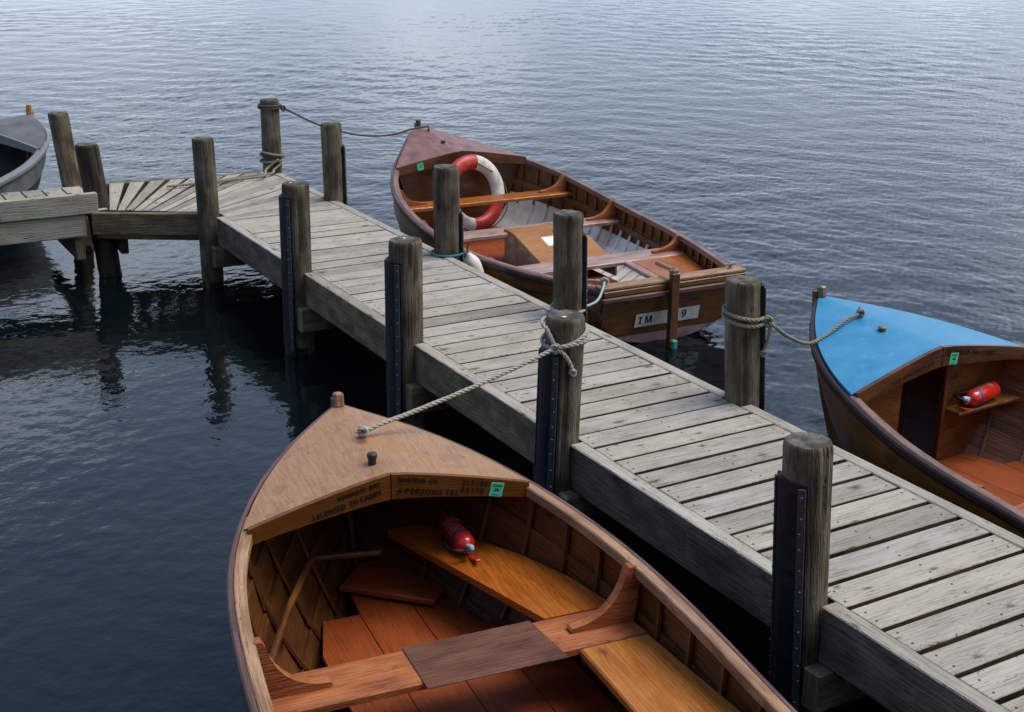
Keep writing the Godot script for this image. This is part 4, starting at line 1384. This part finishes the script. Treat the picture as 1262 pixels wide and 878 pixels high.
# ---------------------------------------------------------------- boat 2: open boat with the lifebuoy
func boat_two() -> void:
	var b: Dictionary = BT[2]
	var o := boat_node(2, "rowing_boat", "open clinker boat with white-painted bilges, mauve foredeck and a number plate on its stern")
	var out := [M.pink_bottom, M.pink_bottom, M.varnish, M.varnish, M.varnish, M.varnish, M.varnish, M.varnish]
	var ins := [M.white_in, M.white_in, M.white_in, M.white_in, M.white_in, M.white_in, M.varnish, M.varnish]
	hull(o, b, out, ins, .135, M.varnish, M.white_in, M.rub, M.gunwale_mauve, {riser_mat = M.mahogany, split = .255, transom_mat = M.varnish, gun_from = 9})
	var ud := .88; var apex := .745
	var co := foredeck(o, b, ud, apex, M.deck_mauve, M.mahogany, .105)
	sticker(co[0], coaming_frame(b, ud, apex, -1, -.40, .045), .055)
	stem_head(o, b, M.dark_metal, .8)
	cleat(o, Vector3(.02, ydeck(b, .19, 0, ud, apex), .19), 1.2, M.dark_metal, .8)
	knob(o, Vector3(-.03, ydeck(b, .60, .05, ud, apex), .60), .022, .02, M.dark_metal)
	bulkhead(o, b, .86, -1.0, 1.0, ud, apex, M.mahogany)
	thwart(o, b, 1.22, 1.42, .425, M.bench, true, M.thwart_worn)
	thwart(o, b, 1.86, 2.06, .315, M.thwart_sky_sheen, true, M.thwart_worn)
	thwart(o, b, 2.86, 3.08, .292, M.thwart_sky_sheen, true, M.thwart_worn)
	floor_boards(o, b, .075, .5, 3.75, [-.34, -.17, .0, .17, .34], M.terracotta)
	# sloping box between the middle thwarts: side cheeks and a curved lid
	var mb := MB.new()
	var lid := [[1.98, .330], [2.06, .336], [2.16, .325], [2.30, .285], [2.5, .225], [2.72, .17]]
	var P := []; var U := []; var Q := []
	for r in lid:
		var row := []; var rq := []; var ur := []
		for j in 5:
			var x := lerpf(-.16, .42, j / 4.0)
			row.append(Vector3(x, r[1], r[0])); rq.append(Vector3(x, r[1] - .014, r[0])); ur.append(Vector2(x, r[0]))
		P.append(row); Q.append(rq); U.append(ur)
	mb.grid(P, U); mb.grid(Q, U, true)
	for i in lid.size() - 1:
		mb.quad(Q[i][0], Q[i + 1][0], P[i + 1][0], P[i][0]); mb.quad(Q[i + 1][4], Q[i][4], P[i][4], P[i + 1][4])
	var bo := obj("box_lid", mb, M.lid, o)
	for x: float in [-.145, .405]:
		mb = MB.new()
		for i in lid.size() - 1:
			var z0: float = lid[i][0]; var z1: float = lid[i + 1][0]; var y0: float = lid[i][1] - .014; var y1: float = lid[i + 1][1] - .014
			mb.hexa([Vector3(x - .008, .076, z0), Vector3(x - .008, .076, z1), Vector3(x - .008, y1, z1), Vector3(x - .008, y0, z0)], [Vector3(x + .008, .076, z0), Vector3(x + .008, .076, z1), Vector3(x + .008, y1, z1), Vector3(x + .008, y0, z0)])
		obj("box_cheek", mb, M.mauve_panel, o)
	# stern seats round an open well
	lboard(o, "stern_bench", [Vector2(.30, 3.085), Vector2(inx(b, 3.085, .285), 3.085), Vector2(inx(b, 3.9, .285) - .02, 3.9), Vector2(.22, 3.9)], .262, .289, M.bench, Vector2(0, 1))
	lboard(o, "stern_bench", [Vector2(.235, 3.085), Vector2(.298, 3.085), Vector2(.218, 3.9), Vector2(.155, 3.9)], .262, .290, M.thwart_sky_sheen, Vector2(0, 1))
	# transom cap, rails, plates, rudder
	var yt: float = samp(b.H, 1.0)
	var tz: float = b.L + .0
	mb = MB.new(); mb.box(Transform3D(Basis(), Vector3(0, yt + .022, tz - .012)), Vector3(1.115, .024, .098), .006); obj("transom_cap", mb, M.gunwale, o)
	mb = MB.new(); mb.box(Transform3D(Basis(), Vector3(0, yt - .012, tz + .026)), Vector3(1.10, .04, .026), .006); obj("transom_rail", mb, M.varnish, o)
	mb = MB.new(); mb.box(Transform3D(Basis(), Vector3(0, yt - .055, tz + .03)), Vector3(1.12, .04, .036), .009); obj("transom_rail", mb, M.rub, o)
	var yc := .178
	var zc := hp(b, 1.0, q_at(b, 1.0, yc)).z + .012
	var dz := hp(b, 1.0, q_at(b, 1.0, yc + .05)).z - hp(b, 1.0, q_at(b, 1.0, yc - .05)).z
	var xf := Transform3D(Basis(Vector3(1, 0, 0), atan2(dz, .1)), Vector3(-.015, yc, zc))
	mb = MB.new(); mb.box(xf * Transform3D(Basis(), Vector3(0, 0, .006)), Vector3(.50, .094, .006), .001)
	var pl := obj("number_plate", mb, M.plate, o)
	text(pl, "I M", xf * Transform3D(Basis(), Vector3(-.17, 0, .0098)), .052, .10, M.ink)
	text(pl, "9", xf * Transform3D(Basis(), Vector3(.128, .004, .0098)), .055, .036, M.ink)
	mb = MB.new(); mb.box(Transform3D(Basis(Vector3.BACK, PI / 2), Vector3(-.04, .19, tz + .068)), Vector3(.62, .068, .04), .008); var rd := obj("rudder", mb, M.mahogany, o)
	mb = MB.new(); mb.box(Transform3D(Basis(Vector3.BACK, PI / 2), Vector3(-.04, .493, tz + .06)), Vector3(.07, .062, .05), .014); obj("rudder_head", mb, M.gunwale, rd)
	mb = MB.new(); mb.box(Transform3D(Basis(Vector3(1, 0, 0), .0) * Basis(Vector3.UP, PI / 2), Vector3(-.045, .515, tz - .03)), Vector3(.22, .026, .032), .008); obj("tiller", mb, M.gunwale, rd)
	mb = MB.new(); mb.box(Transform3D(Basis(Vector3.BACK, PI / 2), Vector3(-.04, -.03, tz + .085)), Vector3(.17, .04, .06), .008); obj("rudder_blade", mb, M.green, rd)
	cleat(o, Vector3(.46, yt + .034, tz - .015), .3, M.brass, .75)

# ---------------------------------------------------------------- boat 3: blue foredeck
func boat_three() -> void:
	var b: Dictionary = BT[3]
	var o := boat_node(3, "rowing_boat", "wooden boat with a bright blue foredeck and an open cuddy bulkhead below it")
	var out := [M.pink_bottom, M.pink_bottom, M.varnish, M.varnish, M.varnish, M.varnish, M.varnish, M.varnish]
	var ins := []
	for k in 8: ins.append(M.varnish)
	hull(o, b, out, ins, .185, M.varnish, M.varnish, M.rub_dark, M.gunwale_mauve, {riser = false, gun_from = 8})
	var ud := .775; var apex := .755
	var co := foredeck(o, b, ud, apex, M.blue, M.mahogany, .098)
	text(co[1], "LICENSED  TO CARRY", coaming_frame(b, ud, apex, 1, .20, .032), .021, .36, M.ink_faint)
	text(co[0], "THE BOATING Co.", coaming_frame(b, ud, apex, -1, -.22, .055), .018, .32, M.ink_faint)
	sticker(co[1], coaming_frame(b, ud, apex, 1, .085, .062), .055)
	stem_head(o, b, M.brass, .8)
	cleat(o, Vector3(-.035, ydeck(b, .31, .05, ud, apex), .31), .9, M.dark_metal, .75)
	knob(o, Vector3(-.075, ydeck(b, .49, .18, ud, apex), .49), .022, .022, M.brass)
	# bulkhead with a doorway
	bulkhead(o, b, .74, -1.0, -.19, ud, apex, M.varnish)
	bulkhead(o, b, .74, .11, 1.0, ud, apex, M.varnish)
	var mb := MB.new(); mb.box(Transform3D(Basis(Vector3.BACK, PI / 2), Vector3(.115, .40, .752)), Vector3(.52, .03, .02), .003); obj("door_frame", mb, M.mahogany, o)
	floor_boards(o, b, .12, .745, 3.6, [-.62, -.36, -.12, .13, .39, .62], M.terracotta)
	lboard(o, "shelf", [Vector2(.13, .742), Vector2(inx(b, .76, .40), .742), Vector2(inx(b, .86, .40), .86), Vector2(.13, .84)], .393, .41, M.varnish, Vector2(1, 0))
	thwart(o, b, 1.5, 1.71, .30, M.thwart_worn)
	thwart(o, b, 2.4, 2.61, .29, M.thwart_worn)
	thwart(o, b, 3.3, 3.54, .29, M.thwart_worn)

func bulkhead(o: Node3D, b: Dictionary, u: float, x0: float, x1: float, ud: float, apex: float, m: Material) -> void:
	var mb := MB.new()
	var lim := inx(b, u, .60)
	x0 = maxf(x0, -lim); x1 = minf(x1, lim)
	var bb := samp(b.B, u / b.L)
	for k in 10:
		var xa := lerpf(x0, x1, k / 10.0); var xb := lerpf(x0, x1, (k + 1) / 10.0)
		var ya := bot(b, u, absf(xa)); var yb := bot(b, u, absf(xb))
		var ta := maxf(ydeck(b, u, absf(xa) / bb, ud, apex) - .02, ya + .005); var tb := maxf(ydeck(b, u, absf(xb) / bb, ud, apex) - .02, yb + .005)
		mb.hexa([Vector3(xa, ya, u), Vector3(xb, yb, u), Vector3(xb, tb, u), Vector3(xa, ta, u)], [Vector3(xa, ya, u - .015), Vector3(xb, yb, u - .015), Vector3(xb, tb, u - .015), Vector3(xa, ta, u - .015)])
	obj("bulkhead_panel", mb, m, o)

func bot(b: Dictionary, u: float, x: float) -> float:
	var lo := .02; var hi := .62
	for i in 18:
		var m := (lo + hi) * .5
		if inx(b, u, m) < x: lo = m
		else: hi = m
	return hi

# ---------------------------------------------------------------- boat 4: grey boat beyond the bend
func boat_four() -> void:
	var b: Dictionary = BT[4]
	var o := boat_node(4, "motor_boat", "pale grey boat with dark lower hull lying beyond the bend of the jetty")
	var out := [M.black, M.black, M.black, M.black, M.black, M.black, M.black, M.grey_hull]
	var ins := [M.grey_hull, M.grey_hull, M.grey_hull, M.grey_hull, M.grey_hull, M.grey_hull, M.grey_hull, M.grey_hull]
	hull(o, b, out, ins, .4, M.grey_hull, M.grey_hull, M.pale_hull, M.pale_hull, {stem_mat = M.pine, riser = false, gun_from = 6})
	foredeck(o, b, .7, .78, M.grey_hull, M.pale_hull, .09)
	stem_head(o, b, M.pine, 1.3)
	thwart(o, b, 1.4, 1.7, .33, M.pale_hull, false)
	thwart(o, b, 2.4, 2.7, .33, M.pale_hull, false)

# ---------------------------------------------------------------- ropes
func BL(k: int, x: float, y: float, u: float) -> Vector3:      # boat coordinates to the world
	var b: Dictionary = BT[k]
	return Vector3(b.x, 0, b.z) + Basis(Vector3.UP, b.th) * Vector3(x, y, u)

func smooth_path(pts: Array, step: float) -> Array:
	var c := Curve3D.new()
	c.bake_interval = step
	for i in pts.size():
		var a: Vector3 = pts[maxi(i - 1, 0)]; var d: Vector3 = pts[mini(i + 1, pts.size() - 1)]
		var la: float = (pts[i] - a).length(); var ld: float = (d - pts[i]).length()
		var t := (d - a).normalized()
		c.add_point(pts[i], -t * la * .33, t * ld * .33)
	var out := []
	for p in c.get_baked_points(): out.append(p)
	return out

func strand(mb: MB, pts: Array, r: float) -> void:              # three-strand laid rope
	var path := smooth_path(pts, r * .75)
	var m := path.size()
	if m < 3: return
	var nr := Vector3.UP
	var run := 0.0
	var S := [[], [], []]
	for i in m:
		var t: Vector3 = (path[mini(i + 1, m - 1)] - path[maxi(i - 1, 0)]).normalized()
		if i == 0:
			nr = t.cross(Vector3.UP)
			if nr.length() < .1: nr = t.cross(Vector3.RIGHT)
		nr = (nr - t * nr.dot(t)).normalized()
		var bn := t.cross(nr)
		for k in 3:
			var a := run / (r * 7.0) * TAU + TAU * k / 3.0
			S[k].append(path[i] + (nr * cos(a) + bn * sin(a)) * r * .5)
		if i < m - 1: run += (path[i + 1] - path[i]).length()
	for k in 3: mb.tube(S[k], [r * .56], 5)

func loop(c: Vector3, r: float, turns: float, a0: float, dy: float, tilt := Vector2.ZERO, k := 14) -> Array:
	var out := []
	var n := int(turns * k)
	for i in n + 1:
		var a := a0 + TAU * turns * i / n
		out.append(c + Vector3(cos(a) * r, dy * i / n + tilt.x * cos(a) + tilt.y * sin(a), sin(a) * r))
	return out

func knot(mb: MB, c: Vector3, r: float, s: float) -> void:
	strand(mb, [c + Vector3(-s, 0, s * .4), c + Vector3(0, s, s * .7), c + Vector3(s, 0, s * .3), c + Vector3(s * .2, -s, s * .6), c + Vector3(-s, -s * .2, 0), c + Vector3(-s * .2, s * .9, -s * .2), c + Vector3(s * .9, s * .3, s * .5)], r)

func make_ropes() -> void:
	# bow line of the tan-decked boat to the roped post
	var mb := MB.new()
	var r := .0095
	var pj := W(4.446, 0, 0)
	var c0 := BL(1, .0, .805, .328)
	pj += Vector3(.010, 0, 0)
	var kn := pj + Vector3(-.04, .975, .092)
	strand(mb, [c0 + Vector3(.0, -.02, .0), c0 + Vector3(.03, .004, -.01), c0.lerp(kn, .25) + Vector3(0, -.012, 0), c0.lerp(kn, .5) + Vector3(0, -.016, 0), c0.lerp(kn, .75) + Vector3(0, -.012, 0), kn], r)
	var rr := .083 + .011
	strand(mb, loop(pj + Vector3(0, 1.005, 0), rr, 1.0, 1.9, .0, Vector2(.028, -.02), 20), r)
	strand(mb, [kn] + loop(pj + Vector3(0, 1.025, 0), rr + .001, .75, 2.5, .0, Vector2(-.035, -.012), 20), r)
	strand(mb, [kn, kn + Vector3(.04, .012, .012), pj + Vector3(.075, .995, .062), pj + Vector3(.096, 1.01, .0)], r)
	knot(mb, kn, r, .016)
	strand(mb, [kn, kn + Vector3(.025, -.012, .016), kn + Vector3(.05, -.045, .012), kn + Vector3(.068, -.085, .0), kn + Vector3(.075, -.11, -.004)], r)
	knot(mb, kn + Vector3(.074, -.105, .0), r * .8, .011)
	knot(mb, c0 + Vector3(.005, .0, .0), r * .9, .015)
	var o := obj("mooring_rope", mb, M.rope_pale)
	tag(o, "taut pale rope from the tan foredeck's cleat to a knot on the post", "rope")
	# splice at the cleat
	# bow line of the blue boat
	mb = MB.new()
	var pk := W(4.45, 1.01, 0) + Vector3(-.02, 0, 0)
	r = .0095
	var k2 := pk + Vector3(.105, .925, .03)
	var c3 := BL(3, -.04, .802, .315)
	strand(mb, loop(pk + Vector3(0, .93, 0), .0925, 1.0, .2, .0, Vector2(-.012, -.012)), r)
	strand(mb, loop(pk + Vector3(0, .955, 0), .0925, 1.0, .2, .0, Vector2(-.014, -.006)), r)
	knot(mb, k2, r, .02)
	strand(mb, [k2, k2 + Vector3(.03, -.02, .02), k2.lerp(c3, .22) + Vector3(0, -.085, 0), k2.lerp(c3, .45) + Vector3(0, -.13, 0), k2.lerp(c3, .66) + Vector3(0, -.088, 0), k2.lerp(c3, .85) + Vector3(0, -.025, 0), c3], r)
	knot(mb, c3 + Vector3(0, .005, 0), r * .9, .015)
	strand(mb, [k2, k2 + Vector3(.012, -.045, .02), k2 + Vector3(.0, -.10, .02), k2 + Vector3(-.012, -.155, .02)], r)
	knot(mb, k2 + Vector3(-.01, -.15, .02), r * .8, .012)
	o = obj("mooring_rope", mb, M.rope)
	tag(o, "slack rope sagging from the looped post to the blue foredeck", "rope")
	# bow line of the open boat to the corner post
	mb = MB.new()
	r = .0085
	var pd := W(10.72, 1.0, 0)
	var c2 := BL(2, .015, .845, .19)
	var kd := pd + Vector3(.12, 1.055, .03)
	strand(mb, loop(pd + Vector3(0, 1.055, 0), .094, 1.0, 0, 0), r)
	strand(mb, loop(pd + Vector3(0, 1.075, 0), .094, 1.0, 0, 0), r)
	knot(mb, kd, r, .018)
	var mid := G(425, 183.5, .80)
	strand(mb, [kd, kd.lerp(c2, .25) + Vector3(0, -.11, 0), kd.lerp(c2, .5) + Vector3(0, -.15, 0), kd.lerp(c2, .72) + Vector3(0, -.12, 0), kd.lerp(c2, .9) + Vector3(0, -.035, 0), c2], r)
	o = obj("mooring_rope", mb, M.rope_dark)
	tag(o, "dark rope running from the corner post's top to the mauve foredeck", "rope")
	# rope round the corner post's foot and lying over the fan of boards
	mb = MB.new()
	r = .011
	strand(mb, loop(pd + Vector3(0, DECK + .07, 0), .098, 1.0, .4, .03, Vector2(.012, 0)), r)
	strand(mb, loop(pd + Vector3(0, DECK + .11, 0), .098, 1.0, 2.4, .03, Vector2(-.014, .01)), r)
	var y := DECK + .024
	strand(mb, [pd + Vector3(.09, DECK + .06, .05), pd + Vector3(.04, DECK + .02, .13), G(335, 214, y), G(318, 216, y), G(295, 219, y), G(270, 223, y), G(240, 226.5, y), G(222, 228.5, y), G(206, 230, y)], r)
	strand(mb, [pd + Vector3(.07, DECK + .1, .08), pd + Vector3(-.02, DECK + .03, .14), G(325, 217, y), G(305, 220, y), G(285, 222, y), G(262, 225, y)], r)
	o = obj("mooring_rope", mb, M.rope)
	tag(o, "grey rope wound on the corner post's foot and lying across the fan boards", "rope")
	# stern line of the open boat
	mb = MB.new()
	r = .0085
	var pi := W(5.975, 1.005, 0)
	var sk := BL(2, -.50, .47, 4.0)
	strand(mb, loop(pi + Vector3(0, DECK + .03, 0), .096, 1.0, 0, .02), r)
	var ri := pi + Vector3(.09, DECK + .035, -.03)
	strand(mb, [ri, ri.lerp(sk, .25) + Vector3(0, -.035, 0), ri.lerp(sk, .55) + Vector3(.015, -.05, 0), ri.lerp(sk, .85) + Vector3(.012, -.02, 0), sk], r)
	knot(mb, sk, r, .022)
	strand(mb, [sk, sk + Vector3(-.07, .0, -.02), sk + Vector3(-.14, -.01, -.05)], r)
	o = obj("mooring_rope", mb, M.rope_blue)
	tag(o, "pale blue-green rope from the boat's stern corner to the mossy post", "rope")
	# cord at the foot of the lifebuoy post
	mb = MB.new()
	var ph := W(7.47, 1.012, 0)
	strand(mb, loop(ph + Vector3(0, DECK + .012, 0), .105, .62, .2, .0, Vector2(0, 0)), .007)
	o = obj("mooring_rope", mb, M.rope_cyan)
	tag(o, "short bright blue cord lying round a post's foot on the planks", "rope")

# ---------------------------------------------------------------- small things
func extinguisher(label: String, xf: Transform3D, s := 1.0) -> void:
	# lies along local y, head at +y
	var o := thing("fire_extinguisher", label, "extinguisher", xf.origin)
	o.transform = xf
	var mb := MB.new()
	mb.lathe(Transform3D(), [Vector2(0, 0), Vector2(.036, .002), Vector2(.042, .012), Vector2(.042, .185), Vector2(.038, .208), Vector2(.026, .226), Vector2(.014, .232), Vector2(.014, .24)], 22)
	obj("body", mb, M.ext_red, o)
	mb = MB.new(); mb.lathe(Transform3D(), [Vector2(.0425, .165), Vector2(.0427, .166), Vector2(.0427, .182), Vector2(.0425, .183)], 22); obj("blue_band", mb, M.ext_blue, o)
	mb = MB.new()
	var lr := RandomNumberGenerator.new(); lr.seed = 5
	for k in 9:
		var yk := .05 + k * .012
		var a1 := lr.randf_range(.25, .6); var a2 := lr.randf_range(1.2, 2.2)
		for i in 8:
			var t0 := lerpf(a1, a2, i / 8.0); var t1 := lerpf(a1, a2, (i + 1) / 8.0)
			var d0 := Vector3(cos(t0), 0, sin(t0)) * .0424; var d1 := Vector3(cos(t1), 0, sin(t1)) * .0424
			mb.quad(d1 + Vector3(0, yk, 0), d0 + Vector3(0, yk, 0), d0 + Vector3(0, yk + .004, 0), d1 + Vector3(0, yk + .004, 0))
	obj("label_lines", mb, M.ext_label, o)
	mb = MB.new(); mb.lathe(Transform3D(), [Vector2(.014, .238), Vector2(.016, .242), Vector2(.016, .262), Vector2(.010, .268), Vector2(0, .27)], 14); obj("valve", mb, M.metal, o)
	mb = MB.new(); mb.lathe(Transform3D(Basis(Vector3(1, 0, 0), .3), Vector3(0, .25, .012)), [Vector2(0, -.02), Vector2(.010, -.018), Vector2(.012, .02), Vector2(.007, .035), Vector2(0, .036)], 12); obj("nozzle", mb, M.nozzle, o)
	for e in [[.0, .30], [-.022, .55]]:
		mb = MB.new(); mb.box(Transform3D(Basis(Vector3(1, 0, 0), .35 + e[0] * 10.0) * Basis(Vector3.BACK, PI / 2), Vector3(-.012, .275 + e[0], -.03 + e[0] * .4)), Vector3(.075, .018, .006), .002); obj("lever", mb, M.ext_red, o)
	mb = MB.new(); mb.tube(smooth_path([Vector3(.014, .252, .0), Vector3(.05, .26, .01), Vector3(.075, .22, .005), Vector3(.066, .15, .0), Vector3(.055, .09, 0)], .012), [.0055], 7); obj("hose", mb, M.black, o)

func make_small_things() -> void:
	# extinguisher lying on the bench of the tan-decked boat
	var b1 := Basis(Vector3.UP, BT[1].th)
	var dir := (b1 * Vector3(-.02, .0, 1.0)).normalized()
	var side := dir.cross(Vector3.UP).normalized()
	var at := BL(1, .295, .385 + .0445, .47)
	extinguisher("red fire extinguisher lying on the side bench under the tan foredeck", Transform3D(Basis(side, dir, side.cross(dir)), at))
	# and on the shelf of the blue boat
	var b3 := Basis(Vector3.UP, BT[3].th)
	dir = (b3 * Vector3(-1.0, -.02, .12)).normalized()
	side = dir.cross(Vector3.UP).normalized()
	extinguisher("red fire extinguisher lying on the shelf inside the blue-decked boat", Transform3D(Basis(side, dir, side.cross(dir)), BL(3, .45, .41 + .046, .79)))
	# lifebuoy
	var c := BL(2, .02, .418, 1.085)
	var o := thing("lifebuoy", "red and white ring lifebuoy standing behind a thwart of the open boat", "lifebuoy", c)
	var bx := Basis(Vector3.UP, BT[2].th + .22) * Basis(Vector3(1, 0, 0), -.22)
	o.basis = bx
	var R := .262; var rt := .062
	for k in 4:
		var P := []; var U := []
		var a0 := deg_to_rad(78.0) - k * PI / 2
		for i in 13:
			var a := a0 - (PI / 2) * i / 12.0
			var row := []; var ur := []
			for j in 17:
				var t := TAU * j / 16
				var d := R + rt * cos(t)
				row.append(Vector3(cos(a) * d, sin(a) * d, sin(t) * rt * .82)); ur.append(Vector2(a * R, t * rt))
			P.append(row); U.append(ur)
		var mb := MB.new(); mb.grid(P, U, true)
		obj("ring_section", mb, M.ring_white if k % 2 == 0 else M.ring_red, o).set_meta("label", "white section" if k % 2 == 0 else "red section")
	var gl := MB.new()
	var lp := []
	for i in 49:
		var a := TAU * i / 48
		var sag := absf(sin(a * 2.0)) 
		lp.append(Vector3(cos(a + .25) * (R + rt + .004 - .10 * sag * (1.0 if sin(a) > 0 else 0.0)), sin(a + .25) * (R + rt + .004 - .10 * sag * (1.0 if sin(a) > 0 else 0.0)), .058 * sag + .004))
	gl.tube(lp, [.005], 6)
	obj("grab_line", gl, M.rope_dark, o)
	# white fender hanging between the open boat and the jetty
	var fm := MB.new()
	var fp := [Vector2(0, -.25), Vector2(.03, -.248), Vector2(.062, -.225), Vector2(.075, -.18), Vector2(.075, -.09), Vector2(.068, -.05), Vector2(.05, -.015), Vector2(.027, .012), Vector2(.02, .025), Vector2(.012, .032), Vector2(0, .034)]
	for i in fp.size(): fp[i] *= .78
	fm.lathe(Transform3D(), fp, 20)
	var f := thing("boat_fender", "white teardrop fender squeezed between the open boat and the planks", "fender", W(7.55, 1.22, .47))
	f.basis = Basis(Vector3.UP, .5) * Basis(Vector3(0, 0, 1), .35)
	obj("buoy", fm, M.fender, f)
	fm = MB.new(); fm.tube([Vector3(0, .03, 0), Vector3(0, .06, 0), Vector3(.03, .09, 0)], [.006], 6); obj("lanyard", fm, M.rope_dark, f)
	# sheet of paper on the sloping box
	var pm := MB.new()
	var sl := atan2(.285 - .225, .2)
	pm.box(Transform3D(Basis(Vector3(1, 0, 0), sl), Vector3.ZERO), Vector3(.16, .0012, .13), .0003)
	var p := obj("paper_notice", pm, M.paper)
	p.position = BL(2, .10, .2855, 2.305)
	p.rotation.y = BT[2].th
	tag(p, "white notice sheet lying on the sloping wooden box", "paper")
